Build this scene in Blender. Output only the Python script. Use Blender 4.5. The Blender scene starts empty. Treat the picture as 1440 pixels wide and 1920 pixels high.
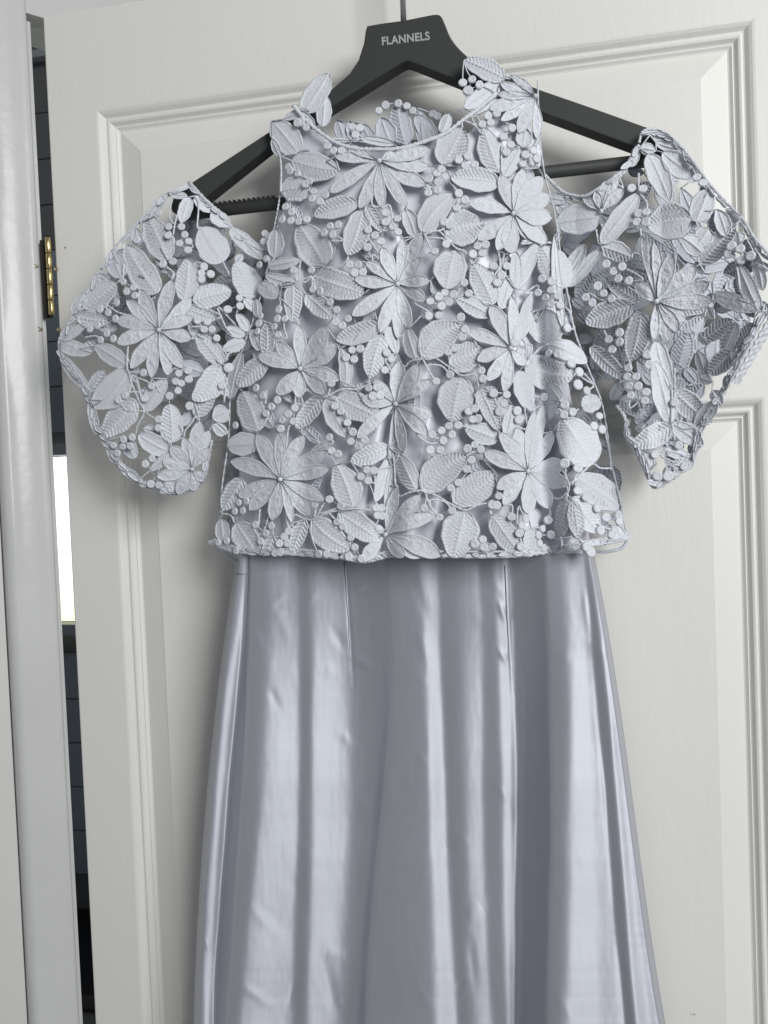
import bpy, bmesh, math, random
import numpy as np
from mathutils import Vector, Matrix

# ------------------------------------------------------------------ camera, world, lights, exposure
sc = bpy.context.scene
COL = sc.collection
F = 1500.0
CR = np.array([[0.98167925, 0.18623852, -0.04026232],      # camera axes in the world: right, down, forward
               [-0.03394825, -0.0369702, -0.99873957],
               [-0.18749229, 0.98180875, -0.02997041]])
CC = np.array([0.429438751, -0.678489286, -0.353786563])
cam = bpy.data.cameras.new('camera'); camo = bpy.data.objects.new('camera', cam); COL.objects.link(camo)
cam.sensor_fit = 'HORIZONTAL'; cam.sensor_width = 36.0; cam.lens = 36.0 * F / 1440.0
cam.clip_start = 0.02; cam.clip_end = 60
m = Matrix.Identity(4)
for i in range(3):
    m[i][0] = CR[0][i]; m[i][1] = -CR[1][i]; m[i][2] = -CR[2][i]; m[i][3] = CC[i]
camo.matrix_world = m
sc.camera = camo
sc.render.resolution_x = 768; sc.render.resolution_y = 1024

w = bpy.data.worlds.new('World'); sc.world = w; w.use_nodes = True
bg = w.node_tree.nodes['Background']
bg.inputs[0].default_value = (0.93, 0.96, 1.0, 1); bg.inputs[1].default_value = 0.165

def area(name, loc, target, sx, sy, power, color):
    l = bpy.data.lights.new(name, 'AREA'); l.shape = 'RECTANGLE'; l.size = sx; l.size_y = sy
    l.energy = power; l.color = color
    o = bpy.data.objects.new(name, l); COL.objects.link(o); o.location = loc
    o.rotation_euler = (Vector(target) - Vector(loc)).to_track_quat('-Z', 'Y').to_euler()
    return o
area('window_light', (1.62, -1.62, 0.26), (0.36, 0, -0.45), 0.85, 1.05, 40.0, (1.0, 0.995, 0.985))

sc.view_settings.view_transform = 'Standard'; sc.view_settings.look = 'None'
sc.view_settings.exposure = 0.07; sc.view_settings.gamma = 1.0
sc.render.engine = 'CYCLES'
sc.cycles.max_bounces = 8

rng = random.Random(7)
nrg = np.random.RandomState(7)

# ------------------------------------------------------------------ helpers
def P(x, y, d):
    """world point on the sight line of photo pixel (x, y) at distance d in front of the door face (plane y = 0)"""
    x = np.asarray(x, float); y = np.asarray(y, float); d = np.asarray(d, float)
    x, y, d = np.broadcast_arrays(x, y, d)
    v = np.stack([(x - 720) / F, (y - 960) / F, np.ones_like(x)], -1) @ CR
    t = (-d - CC[1]) / v[..., 1]
    return CC + t[..., None] * v
MPP = 0.00043

def nodes(name):
    mt = bpy.data.materials.new(name); mt.use_nodes = True
    nt = mt.node_tree
    return mt, nt, nt.nodes['Principled BSDF']

def add(nt, kind, **kw):
    n = nt.nodes.new(kind)
    for k, v in kw.items():
        if k in n.inputs: n.inputs[k].default_value = v
        else: setattr(n, k, v)
    return n

def simple(name, col, rough=0.5, metal=0.0, spec=0.5, bump=None, var=0.0, vscale=8.0, stretch=None):
    mt, nt, b = nodes(name)
    b.inputs['Roughness'].default_value = rough; b.inputs['Metallic'].default_value = metal
    b.inputs['Specular IOR Level'].default_value = spec
    b.inputs['Base Color'].default_value = (*col, 1)
    tc = add(nt, 'ShaderNodeTexCoord')
    src = tc.outputs['Object']
    if stretch:
        mp = add(nt, 'ShaderNodeMapping'); mp.inputs['Scale'].default_value = stretch
        nt.links.new(src, mp.inputs['Vector']); src = mp.outputs['Vector']
    if var:
        nz = add(nt, 'ShaderNodeTexNoise', Scale=vscale, Detail=4.0)
        nt.links.new(tc.outputs['Object'], nz.inputs['Vector'])
        rp = add(nt, 'ShaderNodeMapRange'); rp.inputs['From Min'].default_value = 0.3; rp.inputs['From Max'].default_value = 0.7
        rp.inputs['To Min'].default_value = 1 - var; rp.inputs['To Max'].default_value = 1 + var
        nt.links.new(nz.outputs['Fac'], rp.inputs['Value'])
        mx = add(nt, 'ShaderNodeVectorMath', operation='SCALE'); mx.inputs[0].default_value = col
        nt.links.new(rp.outputs[0], mx.inputs['Scale']); nt.links.new(mx.outputs[0], b.inputs['Base Color'])
    if bump:
        sca, st, dist = bump
        nz = add(nt, 'ShaderNodeTexNoise', Scale=sca, Detail=5.0)
        nt.links.new(src, nz.inputs['Vector'])
        bp = add(nt, 'ShaderNodeBump', Strength=st, Distance=dist)
        nt.links.new(nz.outputs['Fac'], bp.inputs['Height']); nt.links.new(bp.outputs[0], b.inputs['Normal'])
    return mt

def door_paint(name, col, horizontal=False):
    """white eggshell paint over an embossed wood grain: long wandering ridges along one direction"""
    mt, nt, b = nodes(name)
    b.inputs['Roughness'].default_value = 0.42; b.inputs['Specular IOR Level'].default_value = 0.35
    tc = add(nt, 'ShaderNodeTexCoord')
    mp = add(nt, 'ShaderNodeMapping')
    mp.inputs['Scale'].default_value = (7, 1, 60) if horizontal else (60, 1, 5)
    nt.links.new(tc.outputs['Object'], mp.inputs['Vector'])
    wp = add(nt, 'ShaderNodeTexNoise', Scale=3.2, Detail=2.0)
    nt.links.new(tc.outputs['Object'], wp.inputs['Vector'])
    ws = add(nt, 'ShaderNodeVectorMath', operation='SCALE'); ws.inputs['Scale'].default_value = 9.0
    nt.links.new(wp.outputs['Color'], ws.inputs[0])
    ad = add(nt, 'ShaderNodeVectorMath', operation='ADD')
    nt.links.new(mp.outputs[0], ad.inputs[0]); nt.links.new(ws.outputs[0], ad.inputs[1])
    nz = add(nt, 'ShaderNodeTexNoise', Scale=2.6, Detail=3.0, Roughness=0.55)
    nt.links.new(ad.outputs[0], nz.inputs['Vector'])
    rd = add(nt, 'ShaderNodeValToRGB'); rd.color_ramp.elements[0].position = 0.45; rd.color_ramp.elements[1].position = 0.56
    nt.links.new(nz.outputs['Fac'], rd.inputs['Fac'])
    fine = add(nt, 'ShaderNodeTexNoise', Scale=420.0, Detail=2.0)
    nt.links.new(tc.outputs['Object'], fine.inputs['Vector'])
    mm = add(nt, 'ShaderNodeMath', operation='MULTIPLY_ADD'); mm.inputs[1].default_value = 0.22
    nt.links.new(fine.outputs['Fac'], mm.inputs[0]); nt.links.new(rd.outputs[0], mm.inputs[2])
    bp = add(nt, 'ShaderNodeBump', Strength=0.07, Distance=0.0007)
    nt.links.new(mm.outputs[0], bp.inputs['Height']); nt.links.new(bp.outputs[0], b.inputs['Normal'])
    big = add(nt, 'ShaderNodeTexNoise', Scale=5.0, Detail=3.0)
    nt.links.new(tc.outputs['Object'], big.inputs['Vector'])
    mx = add(nt, 'ShaderNodeMix', data_type='RGBA')
    mx.inputs[6].default_value = (*[c * 0.94 for c in col], 1); mx.inputs[7].default_value = (*col, 1)
    nt.links.new(big.outputs['Fac'], mx.inputs[0]); nt.links.new(mx.outputs[2], b.inputs['Base Color'])
    return mt

def lace_mat(name, col, scale=900.0):
    """matt embroidery thread: fine stitch bump, small tone changes from piece to piece"""
    mt, nt, b = nodes(name)
    b.inputs['Roughness'].default_value = 0.72; b.inputs['Specular IOR Level'].default_value = 0.25
    b.inputs['Sheen Weight'].default_value = 0.15
    tc = add(nt, 'ShaderNodeTexCoord'); oi = add(nt, 'ShaderNodeObjectInfo'); ge = add(nt, 'ShaderNodeNewGeometry')
    nz = add(nt, 'ShaderNodeTexNoise', Scale=scale, Detail=2.0); nt.links.new(ge.outputs['Position'], nz.inputs['Vector'])
    n2 = add(nt, 'ShaderNodeTexNoise', Scale=260.0, Detail=3.0); nt.links.new(ge.outputs['Position'], n2.inputs['Vector'])
    bp = add(nt, 'ShaderNodeBump', Strength=0.8, Distance=0.0007); nt.links.new(nz.outputs['Fac'], bp.inputs['Height'])
    b2 = add(nt, 'ShaderNodeBump', Strength=0.25, Distance=0.0012); nt.links.new(n2.outputs['Fac'], b2.inputs['Height'])
    nt.links.new(bp.outputs[0], b2.inputs['Normal']); nt.links.new(b2.outputs[0], b.inputs['Normal'])
    r1 = add(nt, 'ShaderNodeMapRange'); r1.inputs['To Min'].default_value = 0.90; r1.inputs['To Max'].default_value = 1.06
    nt.links.new(oi.outputs['Random'], r1.inputs['Value'])
    r2 = add(nt, 'ShaderNodeMapRange'); r2.inputs['From Min'].default_value = .3; r2.inputs['From Max'].default_value = .7
    r2.inputs['To Min'].default_value = 0.87; r2.inputs['To Max'].default_value = 1.06
    nt.links.new(nz.outputs['Fac'], r2.inputs['Value'])
    mu = add(nt, 'ShaderNodeMath', operation='MULTIPLY'); nt.links.new(r1.outputs[0], mu.inputs[0]); nt.links.new(r2.outputs[0], mu.inputs[1])
    mx = add(nt, 'ShaderNodeVectorMath', operation='SCALE'); mx.inputs[0].default_value = col
    nt.links.new(mu.outputs[0], mx.inputs['Scale']); nt.links.new(mx.outputs[0], b.inputs['Base Color'])
    return mt

def satin_mat(name, col, rough=0.60, metal=0.57):
    mt, nt, b = nodes(name)
    b.inputs['Base Color'].default_value = (*col, 1)
    b.inputs['Roughness'].default_value = rough; b.inputs['Specular IOR Level'].default_value = 0.9
    b.inputs['Metallic'].default_value = metal
    b.inputs['Anisotropic'].default_value = 0.8           # satin floats run down the cloth and stretch the shine up and down
    tg = add(nt, 'ShaderNodeCombineXYZ'); tg.inputs[2].default_value = 1.0; nt.links.new(tg.outputs[0], b.inputs['Tangent'])
    tc = add(nt, 'ShaderNodeTexCoord'); ge = add(nt, 'ShaderNodeNewGeometry')
    mp = add(nt, 'ShaderNodeMapping'); mp.inputs['Scale'].default_value = (14, 14, 4.5)
    nt.links.new(ge.outputs['Position'], mp.inputs['Vector'])
    nz = add(nt, 'ShaderNodeTexNoise', Scale=2.2, Detail=3.0); nt.links.new(mp.outputs[0], nz.inputs['Vector'])
    bp = add(nt, 'ShaderNodeBump', Strength=0.24, Distance=0.006); nt.links.new(nz.outputs['Fac'], bp.inputs['Height'])
    fn = add(nt, 'ShaderNodeTexNoise', Scale=1400.0, Detail=1.0); nt.links.new(ge.outputs['Position'], fn.inputs['Vector'])
    b2 = add(nt, 'ShaderNodeBump', Strength=0.10, Distance=0.0003); nt.links.new(fn.outputs['Fac'], b2.inputs['Height'])
    nt.links.new(bp.outputs[0], b2.inputs['Normal']); nt.links.new(b2.outputs[0], b.inputs['Normal'])
    return mt

M = dict(
    door=door_paint('door_paint', (0.74, 0.735, 0.705)),
    panel=door_paint('panel_paint', (0.745, 0.74, 0.71)),
    gloss=simple('frame_gloss_paint', (0.55, 0.56, 0.555), 0.27, 0, 0.35, bump=(32, 0.28, 0.003), var=0.03, vscale=9),
    wall=simple('wall_paint', (0.60, 0.60, 0.585), 0.7, var=0.03),
    hanger=simple('hanger_soft_black', (0.040, 0.042, 0.042), 0.6, 0, 0.35, bump=(900, 0.2, 0.0004)),
    rubber=simple('grip_rubber', (0.015, 0.015, 0.016), 0.6),
    letter=simple('pale_print', (0.36, 0.37, 0.37), 0.6),
    steel=simple('hook_steel', (0.45, 0.45, 0.46), 0.35, 0.9),
    brass=simple('worn_brass', (0.62, 0.50, 0.25), 0.32, 1.0, bump=(160, 0.5, 0.001), var=0.25, vscale=120),
    brassd=simple('dull_brass', (0.36, 0.30, 0.19), 0.5, 0.6, var=0.2, vscale=90),
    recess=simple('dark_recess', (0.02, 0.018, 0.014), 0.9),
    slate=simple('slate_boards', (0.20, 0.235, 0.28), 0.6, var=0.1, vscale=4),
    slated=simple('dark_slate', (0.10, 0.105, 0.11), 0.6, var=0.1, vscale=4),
    sill=simple('sill_paint', (0.25, 0.27, 0.30), 0.5),
    black=simple('black_lacquer', (0.008, 0.008, 0.01), 0.4),
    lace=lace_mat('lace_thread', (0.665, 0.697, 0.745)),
    lace_shade=lace_mat('lace_thread_shaded', (0.60, 0.63, 0.69)),  # same lace, its colour darkened to stand for shade on the layers behind
    satin=satin_mat('lilac_satin', (0.49, 0.51, 0.572)),
    lining=satin_mat('lilac_lining', (0.80, 0.80, 0.88), 0.55, 0.08),
    seam=simple('seam_thread', (0.14, 0.14, 0.19), 0.95, 0, 0.05),
)
mt, nt, b = nodes('daylight_pane')
b.inputs['Base Color'].default_value = (0.9, 0.95, 0.9, 1)
tc = add(nt, 'ShaderNodeTexCoord'); sp = add(nt, 'ShaderNodeSeparateXYZ'); nt.links.new(tc.outputs['Object'], sp.inputs[0])
rp = add(nt, 'ShaderNodeValToRGB'); rp.color_ramp.elements[0].position = 0.0; rp.color_ramp.elements[0].color = (0.75, 0.85, 0.32, 1)
rp.color_ramp.elements[1].position = 0.5; rp.color_ramp.elements[1].color = (1, 1, 1, 1)
mr = add(nt, 'ShaderNodeMapRange'); mr.inputs['From Min'].default_value = -0.72; mr.inputs['From Max'].default_value = -0.2
nt.links.new(sp.outputs['Z'], mr.inputs['Value']); nt.links.new(mr.outputs[0], rp.inputs['Fac'])
nt.links.new(rp.outputs[0], b.inputs['Emission Color']); b.inputs['Emission Strength'].default_value = 1.5
M['daylight'] = mt

def link(o, parent=None):
    COL.objects.link(o)
    if parent is not None: o.parent = parent
    return o

def mesh(name, V, Fc, mat, parent=None, smooth=True):
    me = bpy.data.meshes.new(name)
    me.from_pydata([tuple(map(float, v)) for v in V], [], Fc)
    me.materials.append(mat)
    if smooth: me.shade_smooth()
    me.update()
    return link(bpy.data.objects.new(name, me), parent)

def empty(name, loc=(0, 0, 0)):
    o = bpy.data.objects.new(name, None); o.empty_display_size = 0.05; COL.objects.link(o); o.location = loc
    return o

def tag(o, label=None, cat=None, group=None, kind=None):
    if label: o['label'] = label
    if cat: o['category'] = cat
    if group: o['group'] = group
    if kind: o['kind'] = kind
    return o

def grid_faces(nu, nv, off=0, wrap=False):
    f = []
    for i in range(nu - 1):
        for j in range(nv if wrap else nv - 1):
            k = (j + 1) % nv
            f.append((off + i * nv + j, off + i * nv + k, off + (i + 1) * nv + k, off + (i + 1) * nv + j))
    return f

def catmull(pts, n=6):
    p = np.array(pts, float)
    if len(p) < 3:
        t = np.linspace(0, 1, n + 1)[:, None]; return p[0] * (1 - t) + p[-1] * t
    q = np.vstack([2 * p[0] - p[1], p, 2 * p[-1] - p[-2]]); out = []
    for i in range(1, len(q) - 2):
        for t in np.linspace(0, 1, n, endpoint=False):
            out.append(0.5 * (2 * q[i] + (q[i + 1] - q[i - 1]) * t + (2 * q[i - 1] - 5 * q[i] + 4 * q[i + 1] - q[i + 2]) * t * t
                              + (3 * q[i] - q[i - 1] - 3 * q[i + 1] + q[i + 2]) * t ** 3))
    out.append(q[-2]); return np.array(out)

def tube_geo(W, r, seg=6, V=None, Fc=None):
    """tube of radius r (number or list) along world points W"""
    V = [] if V is None else V; Fc = [] if Fc is None else Fc
    W = np.asarray(W); n = len(W); r = np.broadcast_to(np.asarray(r, float), (n,))
    off = len(V)
    up = np.array([0.0, -1.0, 0.0])
    for i in range(n):
        a = W[min(i + 1, n - 1)] - W[max(i - 1, 0)]; a = a / (np.linalg.norm(a) + 1e-12)
        u = up - a * (up @ a)
        if np.linalg.norm(u) < 1e-3: u = np.array([1.0, 0, 0]) - a * a[0]
        u /= np.linalg.norm(u); v = np.cross(a, u)
        for k in range(seg):
            th = 2 * math.pi * k / seg
            V.append(W[i] + r[i] * (math.cos(th) * u + math.sin(th) * v))
    Fc += grid_faces(n, seg, off, True)
    Fc.append(tuple(off + k for k in range(seg))[::-1]); Fc.append(tuple(off + (n - 1) * seg + k for k in range(seg)))
    return V, Fc

def box_geo(x0, x1, y0, y1, z0, z1, V, Fc, T=lambda p: p):
    o = len(V)
    for p in [(x0, y0, z0), (x1, y0, z0), (x1, y1, z0), (x0, y1, z0), (x0, y0, z1), (x1, y0, z1), (x1, y1, z1), (x0, y1, z1)]: V.append(T(p))
    for f in [(0, 3, 2, 1), (4, 5, 6, 7), (0, 1, 5, 4), (1, 2, 6, 5), (2, 3, 7, 6), (3, 0, 4, 7)]: Fc.append(tuple(o + i for i in f))

def box(name, x0, x1, y0, y1, z0, z1, mat, parent=None, bevel=0.0, T=lambda p: p):
    V, Fc = [], []; box_geo(x0, x1, y0, y1, z0, z1, V, Fc, T)
    o = mesh(name, V, Fc, mat, parent, smooth=False)
    if bevel:
        bm = bmesh.new(); bm.from_mesh(o.data); bmesh.ops.recalc_face_normals(bm, faces=bm.faces)
        bmesh.ops.bevel(bm, geom=bm.edges[:], offset=bevel, segments=2, affect='EDGES', profile=0.5)
        bm.to_mesh(o.data); bm.free()
    return o

# ------------------------------------------------------------------ door
A0, B0 = 0.0484, 0.6084            # outer edges of the moulded panels
ZT = 0.0914; Z1 = 0.0; Z1B = -0.192; Z2 = -0.2939; Z2B = -0.885
DW, ZB = 0.72, -1.45
door = empty('door', (0, 0, ZB)); tag(door, 'white painted panelled door with embossed wood grain, carrying the hanger', 'door', kind='thing')
DOF = Vector((0, 0, -ZB))
def shift(o): o.location = DOF; return o
V, Fc = [], []
def quad(x0, x1, z0, z1):
    o = len(V); V.extend([(x0, 0, z0), (x1, 0, z0), (x1, 0, z1), (x0, 0, z1)]); Fc.append((o, o + 1, o + 2, o + 3))
quad(0.002, A0, ZB, ZT - .002); quad(B0, DW, ZB, ZT - .002)
quad(A0, B0, Z1, ZT - .002); quad(A0, B0, Z2, Z1B); quad(A0, B0, ZB, Z2B)
# rounded edges, sides, back
def strip(a, b2):
    o = len(V); V.extend(a + b2); n = len(a)
    for i in range(n - 1): Fc.append((o + i, o + n + i, o + n + i + 1, o + i + 1))
arc = [(0.002 - 0.002 * math.sin(t), 0.002 - 0.002 * math.cos(t)) for t in np.linspace(0, math.pi / 2, 5)] + [(0, 0.035)]
strip([(x, y, ZB) for x, y in arc], [(x, y, ZT - .002) for x, y in arc])
arc2 = [(ZT - 0.002 + 0.002 * math.sin(t), 0.002 - 0.002 * math.cos(t)) for t in np.linspace(0, math.pi / 2, 5)] + [(ZT, 0.035)]
strip([(0.0, y, z) for z, y in arc2], [(DW, y, z) for z, y in arc2])
o = len(V); V.extend([(0, .035, ZB), (DW, .035, ZB), (DW, .035, ZT), (0, .035, ZT)]); Fc.append((o + 1, o, o + 3, o + 2))
o = len(V); V.extend([(DW, 0, ZB), (DW, .035, ZB), (DW, .035, ZT), (DW, 0, ZT - .002)]); Fc.append((o, o + 1, o + 2, o + 3))
shift(mesh('door_leaf', V, Fc, M['door'], door, smooth=False))
PROF = [(0, 0), (.0018, .0004), (.004, .0018), (.0066, .0046), (.0078, .0050), (.0084, .0044), (.0096, .0040), (.0112, .0046),
        (.0132, .0074), (.0142, .0080), (.0150, .0078), (.0170, .0096), (.0182, .0100), (.0190, .0098), (.0396, .0030), (.0402, .0022)]
for zt_, zb_ in ((Z1, Z1B), (Z2, Z2B)):
    V, Fc = [], []
    n = len(PROF)
    for ins, dp in PROF:
        V += [(A0 + ins, dp, zb_ + ins), (B0 - ins, dp, zb_ + ins), (B0 - ins, dp, zt_ - ins), (A0 + ins, dp, zt_ - ins)]
    for i in range(n - 1):
        for k in range(4):
            k2 = (k + 1) % 4; Fc.append((i * 4 + k, i * 4 + k2, (i + 1) * 4 + k2, (i + 1) * 4 + k))
    Fc.append(tuple((n - 1) * 4 + k for k in range(4)))
    shift(mesh('panel', V, Fc, M['panel'], door, smooth=False))
def screw(x, y, parent, base_rel, r=4.2, d=0.0):
    c = P(x, y, d); V, Fc = [], []
    prof = [(0, .0006), (.45, .0006), (.62, .0016), (.85, .0018), (1.0, .0004), (1.0, -.002)]
    for rr, h in prof:
        for k in range(12):
            t = 2 * math.pi * k / 12; V.append((c[0] + rr * r * MPP * math.cos(t), c[1] - h, c[2] + rr * r * MPP * math.sin(t)))
    o = mesh('screw_head', V, grid_faces(len(prof), 12, 0, True), M['brassd'], parent); o.location = base_rel; return o
screw(106, 505, door, DOF, 4.6); screw(111, 618, door, DOF, 4.6)
def dimple(x, y, r, parent, rel):
    c = P(x, y, .0006); V = [(c[0], c[1], c[2])] + [(c[0] + r * MPP * math.cos(t), c[1], c[2] + r * MPP * math.sin(t)) for t in np.linspace(0, 2 * math.pi, 9)[:-1]]
    o = mesh('nail_hole', V, [(0, i + 1, (i + 1) % 8 + 1) for i in range(8)], M['brassd'], parent); o.location = rel
dimple(122, 464, 1.9, door, DOF); dimple(1302, 1902, 1.6, door, DOF)

# ------------------------------------------------------------------ door frame (the door stands ajar, so the frame runs back at an angle)
TH = math.radians(47)
OX, OY = -0.0125, -0.004
WD = (-math.cos(TH), -math.sin(TH)); ND = (-math.sin(TH), math.cos(TH))
def TF(p):       # local: u along the wall to the left, v into the wall, z
    u, v, z = p; return (OX + WD[0] * u + ND[0] * v, OY + WD[1] * u + ND[1] * v, z)
frame = empty('doorway', (OX, OY, ZB)); tag(frame, 'glossy grey-white painted door frame at the left, with brush ripples and a rounded edge', 'doorway', kind='thing')
FOF = Vector((-OX, -OY, -ZB))
AW = 0.0420
prof = [(0.0, .10), (0.0, .004), (.0008, .0012), (.003, 0.0)]
prof += [(u, 0.0004 * math.sin(u * 260)) for u in np.linspace(.006, AW - .009, 8)]
prof += [(AW - .009 + .009 * math.sin(t), .009 - .009 * math.cos(t)) for t in np.linspace(0.15, math.pi / 2, 9)] + [(AW, .03)]
zz = np.linspace(ZB, ZT + .12, 90); V = []
for z in zz:
    wob = 0.0006 * math.sin(z * 23) + 0.0005 * math.sin(z * 57 + 1)
    for u, v in prof: V.append(TF((u, v + (wob if u > AW - .012 and u < AW - .001 else 0), z)))
o = mesh('architrave', V, grid_faces(len(zz), len(prof)), M['gloss'], frame); o.location = FOF
# slim stop lip between architrave and gap
V, Fc = [], []; box_geo(-.0045, -.0006, .010, .03, ZB, ZT, V, Fc, TF)
o = mesh('stop_lip', V, Fc, M['gloss'], frame, False); o.location = FOF
o = box('frame_head', -.9, .0, .004, .06, ZT + .004, ZT + .13, M['gloss'], frame, T=TF); o.location = FOF
screw(67, 500, frame, FOF, 5.0, .006); screw(73, 618, frame, FOF, 6.0, .006)
V, Fc = [], []; box_geo(AW + .001, 1.4, .018, .12, ZB - .2, 1.2, V, Fc, TF)
tag(mesh('wall', V, Fc, M['wall'], None, False), kind='structure')

# hinge
hinge = empty('hinge', tuple(P(95, 590, .006))); tag(hinge, 'worn brass butt hinge between the door edge and the frame', 'hinge', kind='thing')
hl = Vector(hinge.location)
def cyl_px(name, x0, y0, x1, y1, r, d, mat, parent, rel, seg=14):
    a, c = P(x0, y0, d), P(x1, y1, d)
    ax = (c - a); L = np.linalg.norm(ax); ax /= L
    W = [a, a + ax * .0004, c - ax * .0004, c]
    V, Fc = tube_geo(W, [r * .86, r, r, r * .86], seg); o = mesh(name, V, Fc, mat, parent); o.location = -rel; return o
kn = [445, 475, 504, 534, 563, 591]
for i in range(5):
    x0 = 89.5 + (kn[i] - 445) * .052; x1 = 89.5 + (kn[i + 1] - 445) * .052
    o = cyl_px('knuckle', x0, kn[i] + .8, x1, kn[i + 1] - .8, .0027, .0035, M['brass'], hinge, hl)
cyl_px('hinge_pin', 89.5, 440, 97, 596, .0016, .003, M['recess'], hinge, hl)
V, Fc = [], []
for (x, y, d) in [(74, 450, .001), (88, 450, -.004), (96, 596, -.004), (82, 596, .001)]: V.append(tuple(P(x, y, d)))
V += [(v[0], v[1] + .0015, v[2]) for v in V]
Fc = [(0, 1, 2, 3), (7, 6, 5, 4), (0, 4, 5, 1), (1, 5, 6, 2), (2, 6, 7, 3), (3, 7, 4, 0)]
o = mesh('recess_shade', V, Fc, M['recess'], hinge, False); o.location = -hl  # near-black sheet standing in for the shade of the hinge recess

# the next room, seen through the gap
YF = -1.1                            # d of the far wall
def far(x, y): return P(x, y, YF)
zw1, zw0 = far(118, 855)[2], far(140, 1168)[2]
xw = far(128, 1000)[0]
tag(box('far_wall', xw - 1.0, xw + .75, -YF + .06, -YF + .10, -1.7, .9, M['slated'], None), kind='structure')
fw = bpy.data.objects['far_wall']
ph = 0.112; z = -1.30; 
rows = []
while z < .62:
    rows.append((z, z + ph - .0016)); z += ph
me0 = None
for z0, z1 in rows:
    if z1 < zw0 - .05:
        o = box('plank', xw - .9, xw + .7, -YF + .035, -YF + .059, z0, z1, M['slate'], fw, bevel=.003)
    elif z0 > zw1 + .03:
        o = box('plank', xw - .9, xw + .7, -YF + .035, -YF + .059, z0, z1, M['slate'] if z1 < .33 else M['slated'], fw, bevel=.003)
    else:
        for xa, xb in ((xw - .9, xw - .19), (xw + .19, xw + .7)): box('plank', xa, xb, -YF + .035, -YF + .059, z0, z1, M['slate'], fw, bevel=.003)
win = empty('far_window', (xw, -YF, zw0)); tag(win, 'bright daylit window of the next room seen through the gap beside the door', 'window', kind='thing')
wl = Vector(win.location)
zr = far(72, 96)[2]
tag(box('picture_rail', xw - .9, xw + .7, -YF + .01, -YF + .034, zr - .006, zr + .012, M['sill'], None, bevel=.002), kind='structure')
o = box('pane', xw - .15, xw + .15, -YF + .03, -YF + .034, zw0, zw1, M['daylight'], win); o.location = -wl
for nm, xa, xb, za, zb in (('window_sill', xw - .2, xw + .2, zw0 - .03, zw0 - .002), ('window_head', xw - .19, xw + .19, zw1 + .002, zw1 + .03)):
    o = box(nm, xa, xb, -YF - .01, -YF + .034, za, zb, M['sill'], win, bevel=.003); o.location = -wl
for xa in (xw - .19, xw + .152):
    o = box('window_jamb', xa, xa + .038, -YF, -YF + .034, zw0, zw1, M['sill'], win, bevel=.003); o.location = -wl
zc = far(163, 1730)[2]
cab = empty('cabinet', (xw, -YF - .2, zc)); tag(cab, 'low black cabinet in the next room, glimpsed at the foot of the gap', 'cabinet', kind='thing')
cl = Vector(cab.location)
o = box('cabinet_body', xw - .35, xw + .45, -YF - .3, -YF + .02, -1.38, zc - .04, M['black'], cab); o.location = -cl
o = box('cabinet_top', xw - .36, xw + .46, -YF - .31, -YF + .02, zc - .036, zc - .012, M['slated'], cab, bevel=.003); o.location = -cl

# ------------------------------------------------------------------ coat hanger
HD = 0.046
hang = empty('coat_hanger', tuple(P(757, 40, .039))); tag(hang, 'dark grey shaped coat hanger with pale block lettering, holding the dress', 'coat hanger')
hgl = Vector(hang.location)
top = catmull([(688, 48), (720, 42.5), (757, 37.5), (790, 31), (815, 26.5), (826, 29), (833, 42), (845, 70), (862, 92), (884, 112)], 4)
right = [(940, 138), (1010, 167), (1120, 205), (1212, 238), (1255, 255), (1268, 266), (1270, 278), (1258, 288), (1235, 288), (1187, 274), (1010, 209), (880, 160), (775, 118), (763, 114), (752, 118)]
left = [(640, 188), (520, 262), (390, 366), (352, 399), (336, 403), (322, 396), (318, 382), (328, 366), (362, 340), (507, 245), (560, 208), (620, 168), (655, 138), (672, 112), (682, 80), (685, 58)]
outl = [tuple(p) for p in top] + right + left
bm = bmesh.new()
vf = [bm.verts.new(tuple(P(x, y, HD))) for x, y in outl]
f = bm.faces.new(vf); bm.normal_update()
if f.normal.y > 0: f.normal_flip()
ex = bmesh.ops.extrude_face_region(bm, geom=[f]); ev = [g for g in ex['geom'] if isinstance(g, bmesh.types.BMVert)]
evs = set(ev)
bmesh.ops.translate(bm, verts=ev, vec=(0, .014, 0))
bmesh.ops.recalc_face_normals(bm, faces=bm.faces)
be = [e for e in bm.edges if all(v not in evs for v in e.verts)]
bmesh.ops.bevel(bm, geom=be, offset=.0012, segments=3, affect='EDGES', profile=.5, clamp_overlap=True)
bmesh.ops.triangulate(bm, faces=[q for q in bm.faces if len(q.verts) > 4])
me = bpy.data.meshes.new('hanger_body'); bm.to_mesh(me); bm.free(); me.materials.append(M['hanger'])
o = link(bpy.data.objects.new('hanger_body', me), hang); o.location = -hgl
cyl_px('trouser_bar', 338, 403.5, 1232, 299, .0049, .040, M['hanger'], hang, hgl, 16)
V, Fc = [], []
for k in range(13):
    x = 405 + k * 9.0; y = 403.5 - (x - 338) * .1169 - 11.4
    c = P(x, y, .040); box_geo(c[0] - .0011, c[0] + .0011, c[1] - .003, c[1] + .003, c[2] - .0015, c[2] + .0014, V, Fc)
o = mesh('grip_teeth', V, Fc, M['rubber'], hang, False); o.location = -hgl
a = P(757, 45, .039); W = [a, a + np.array([0, 0, .03]), a + np.array([0, 0, .105 - a[2]])]
zt2 = .108
W = [a, np.array([a[0], a[1], zt2])] + [np.array([a[0], a[1] + .022 - .022 * math.cos(t), zt2 + .022 * math.sin(t)]) for t in np.linspace(.3, math.pi, 9)] 
W = np.vstack([W, [[a[0], a[1] + .044, zt2 - .004]]])
V, Fc = tube_geo(W, .0024, 10); o = mesh('hook', V, Fc, M['steel'], hang); o.location = -hgl
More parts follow.
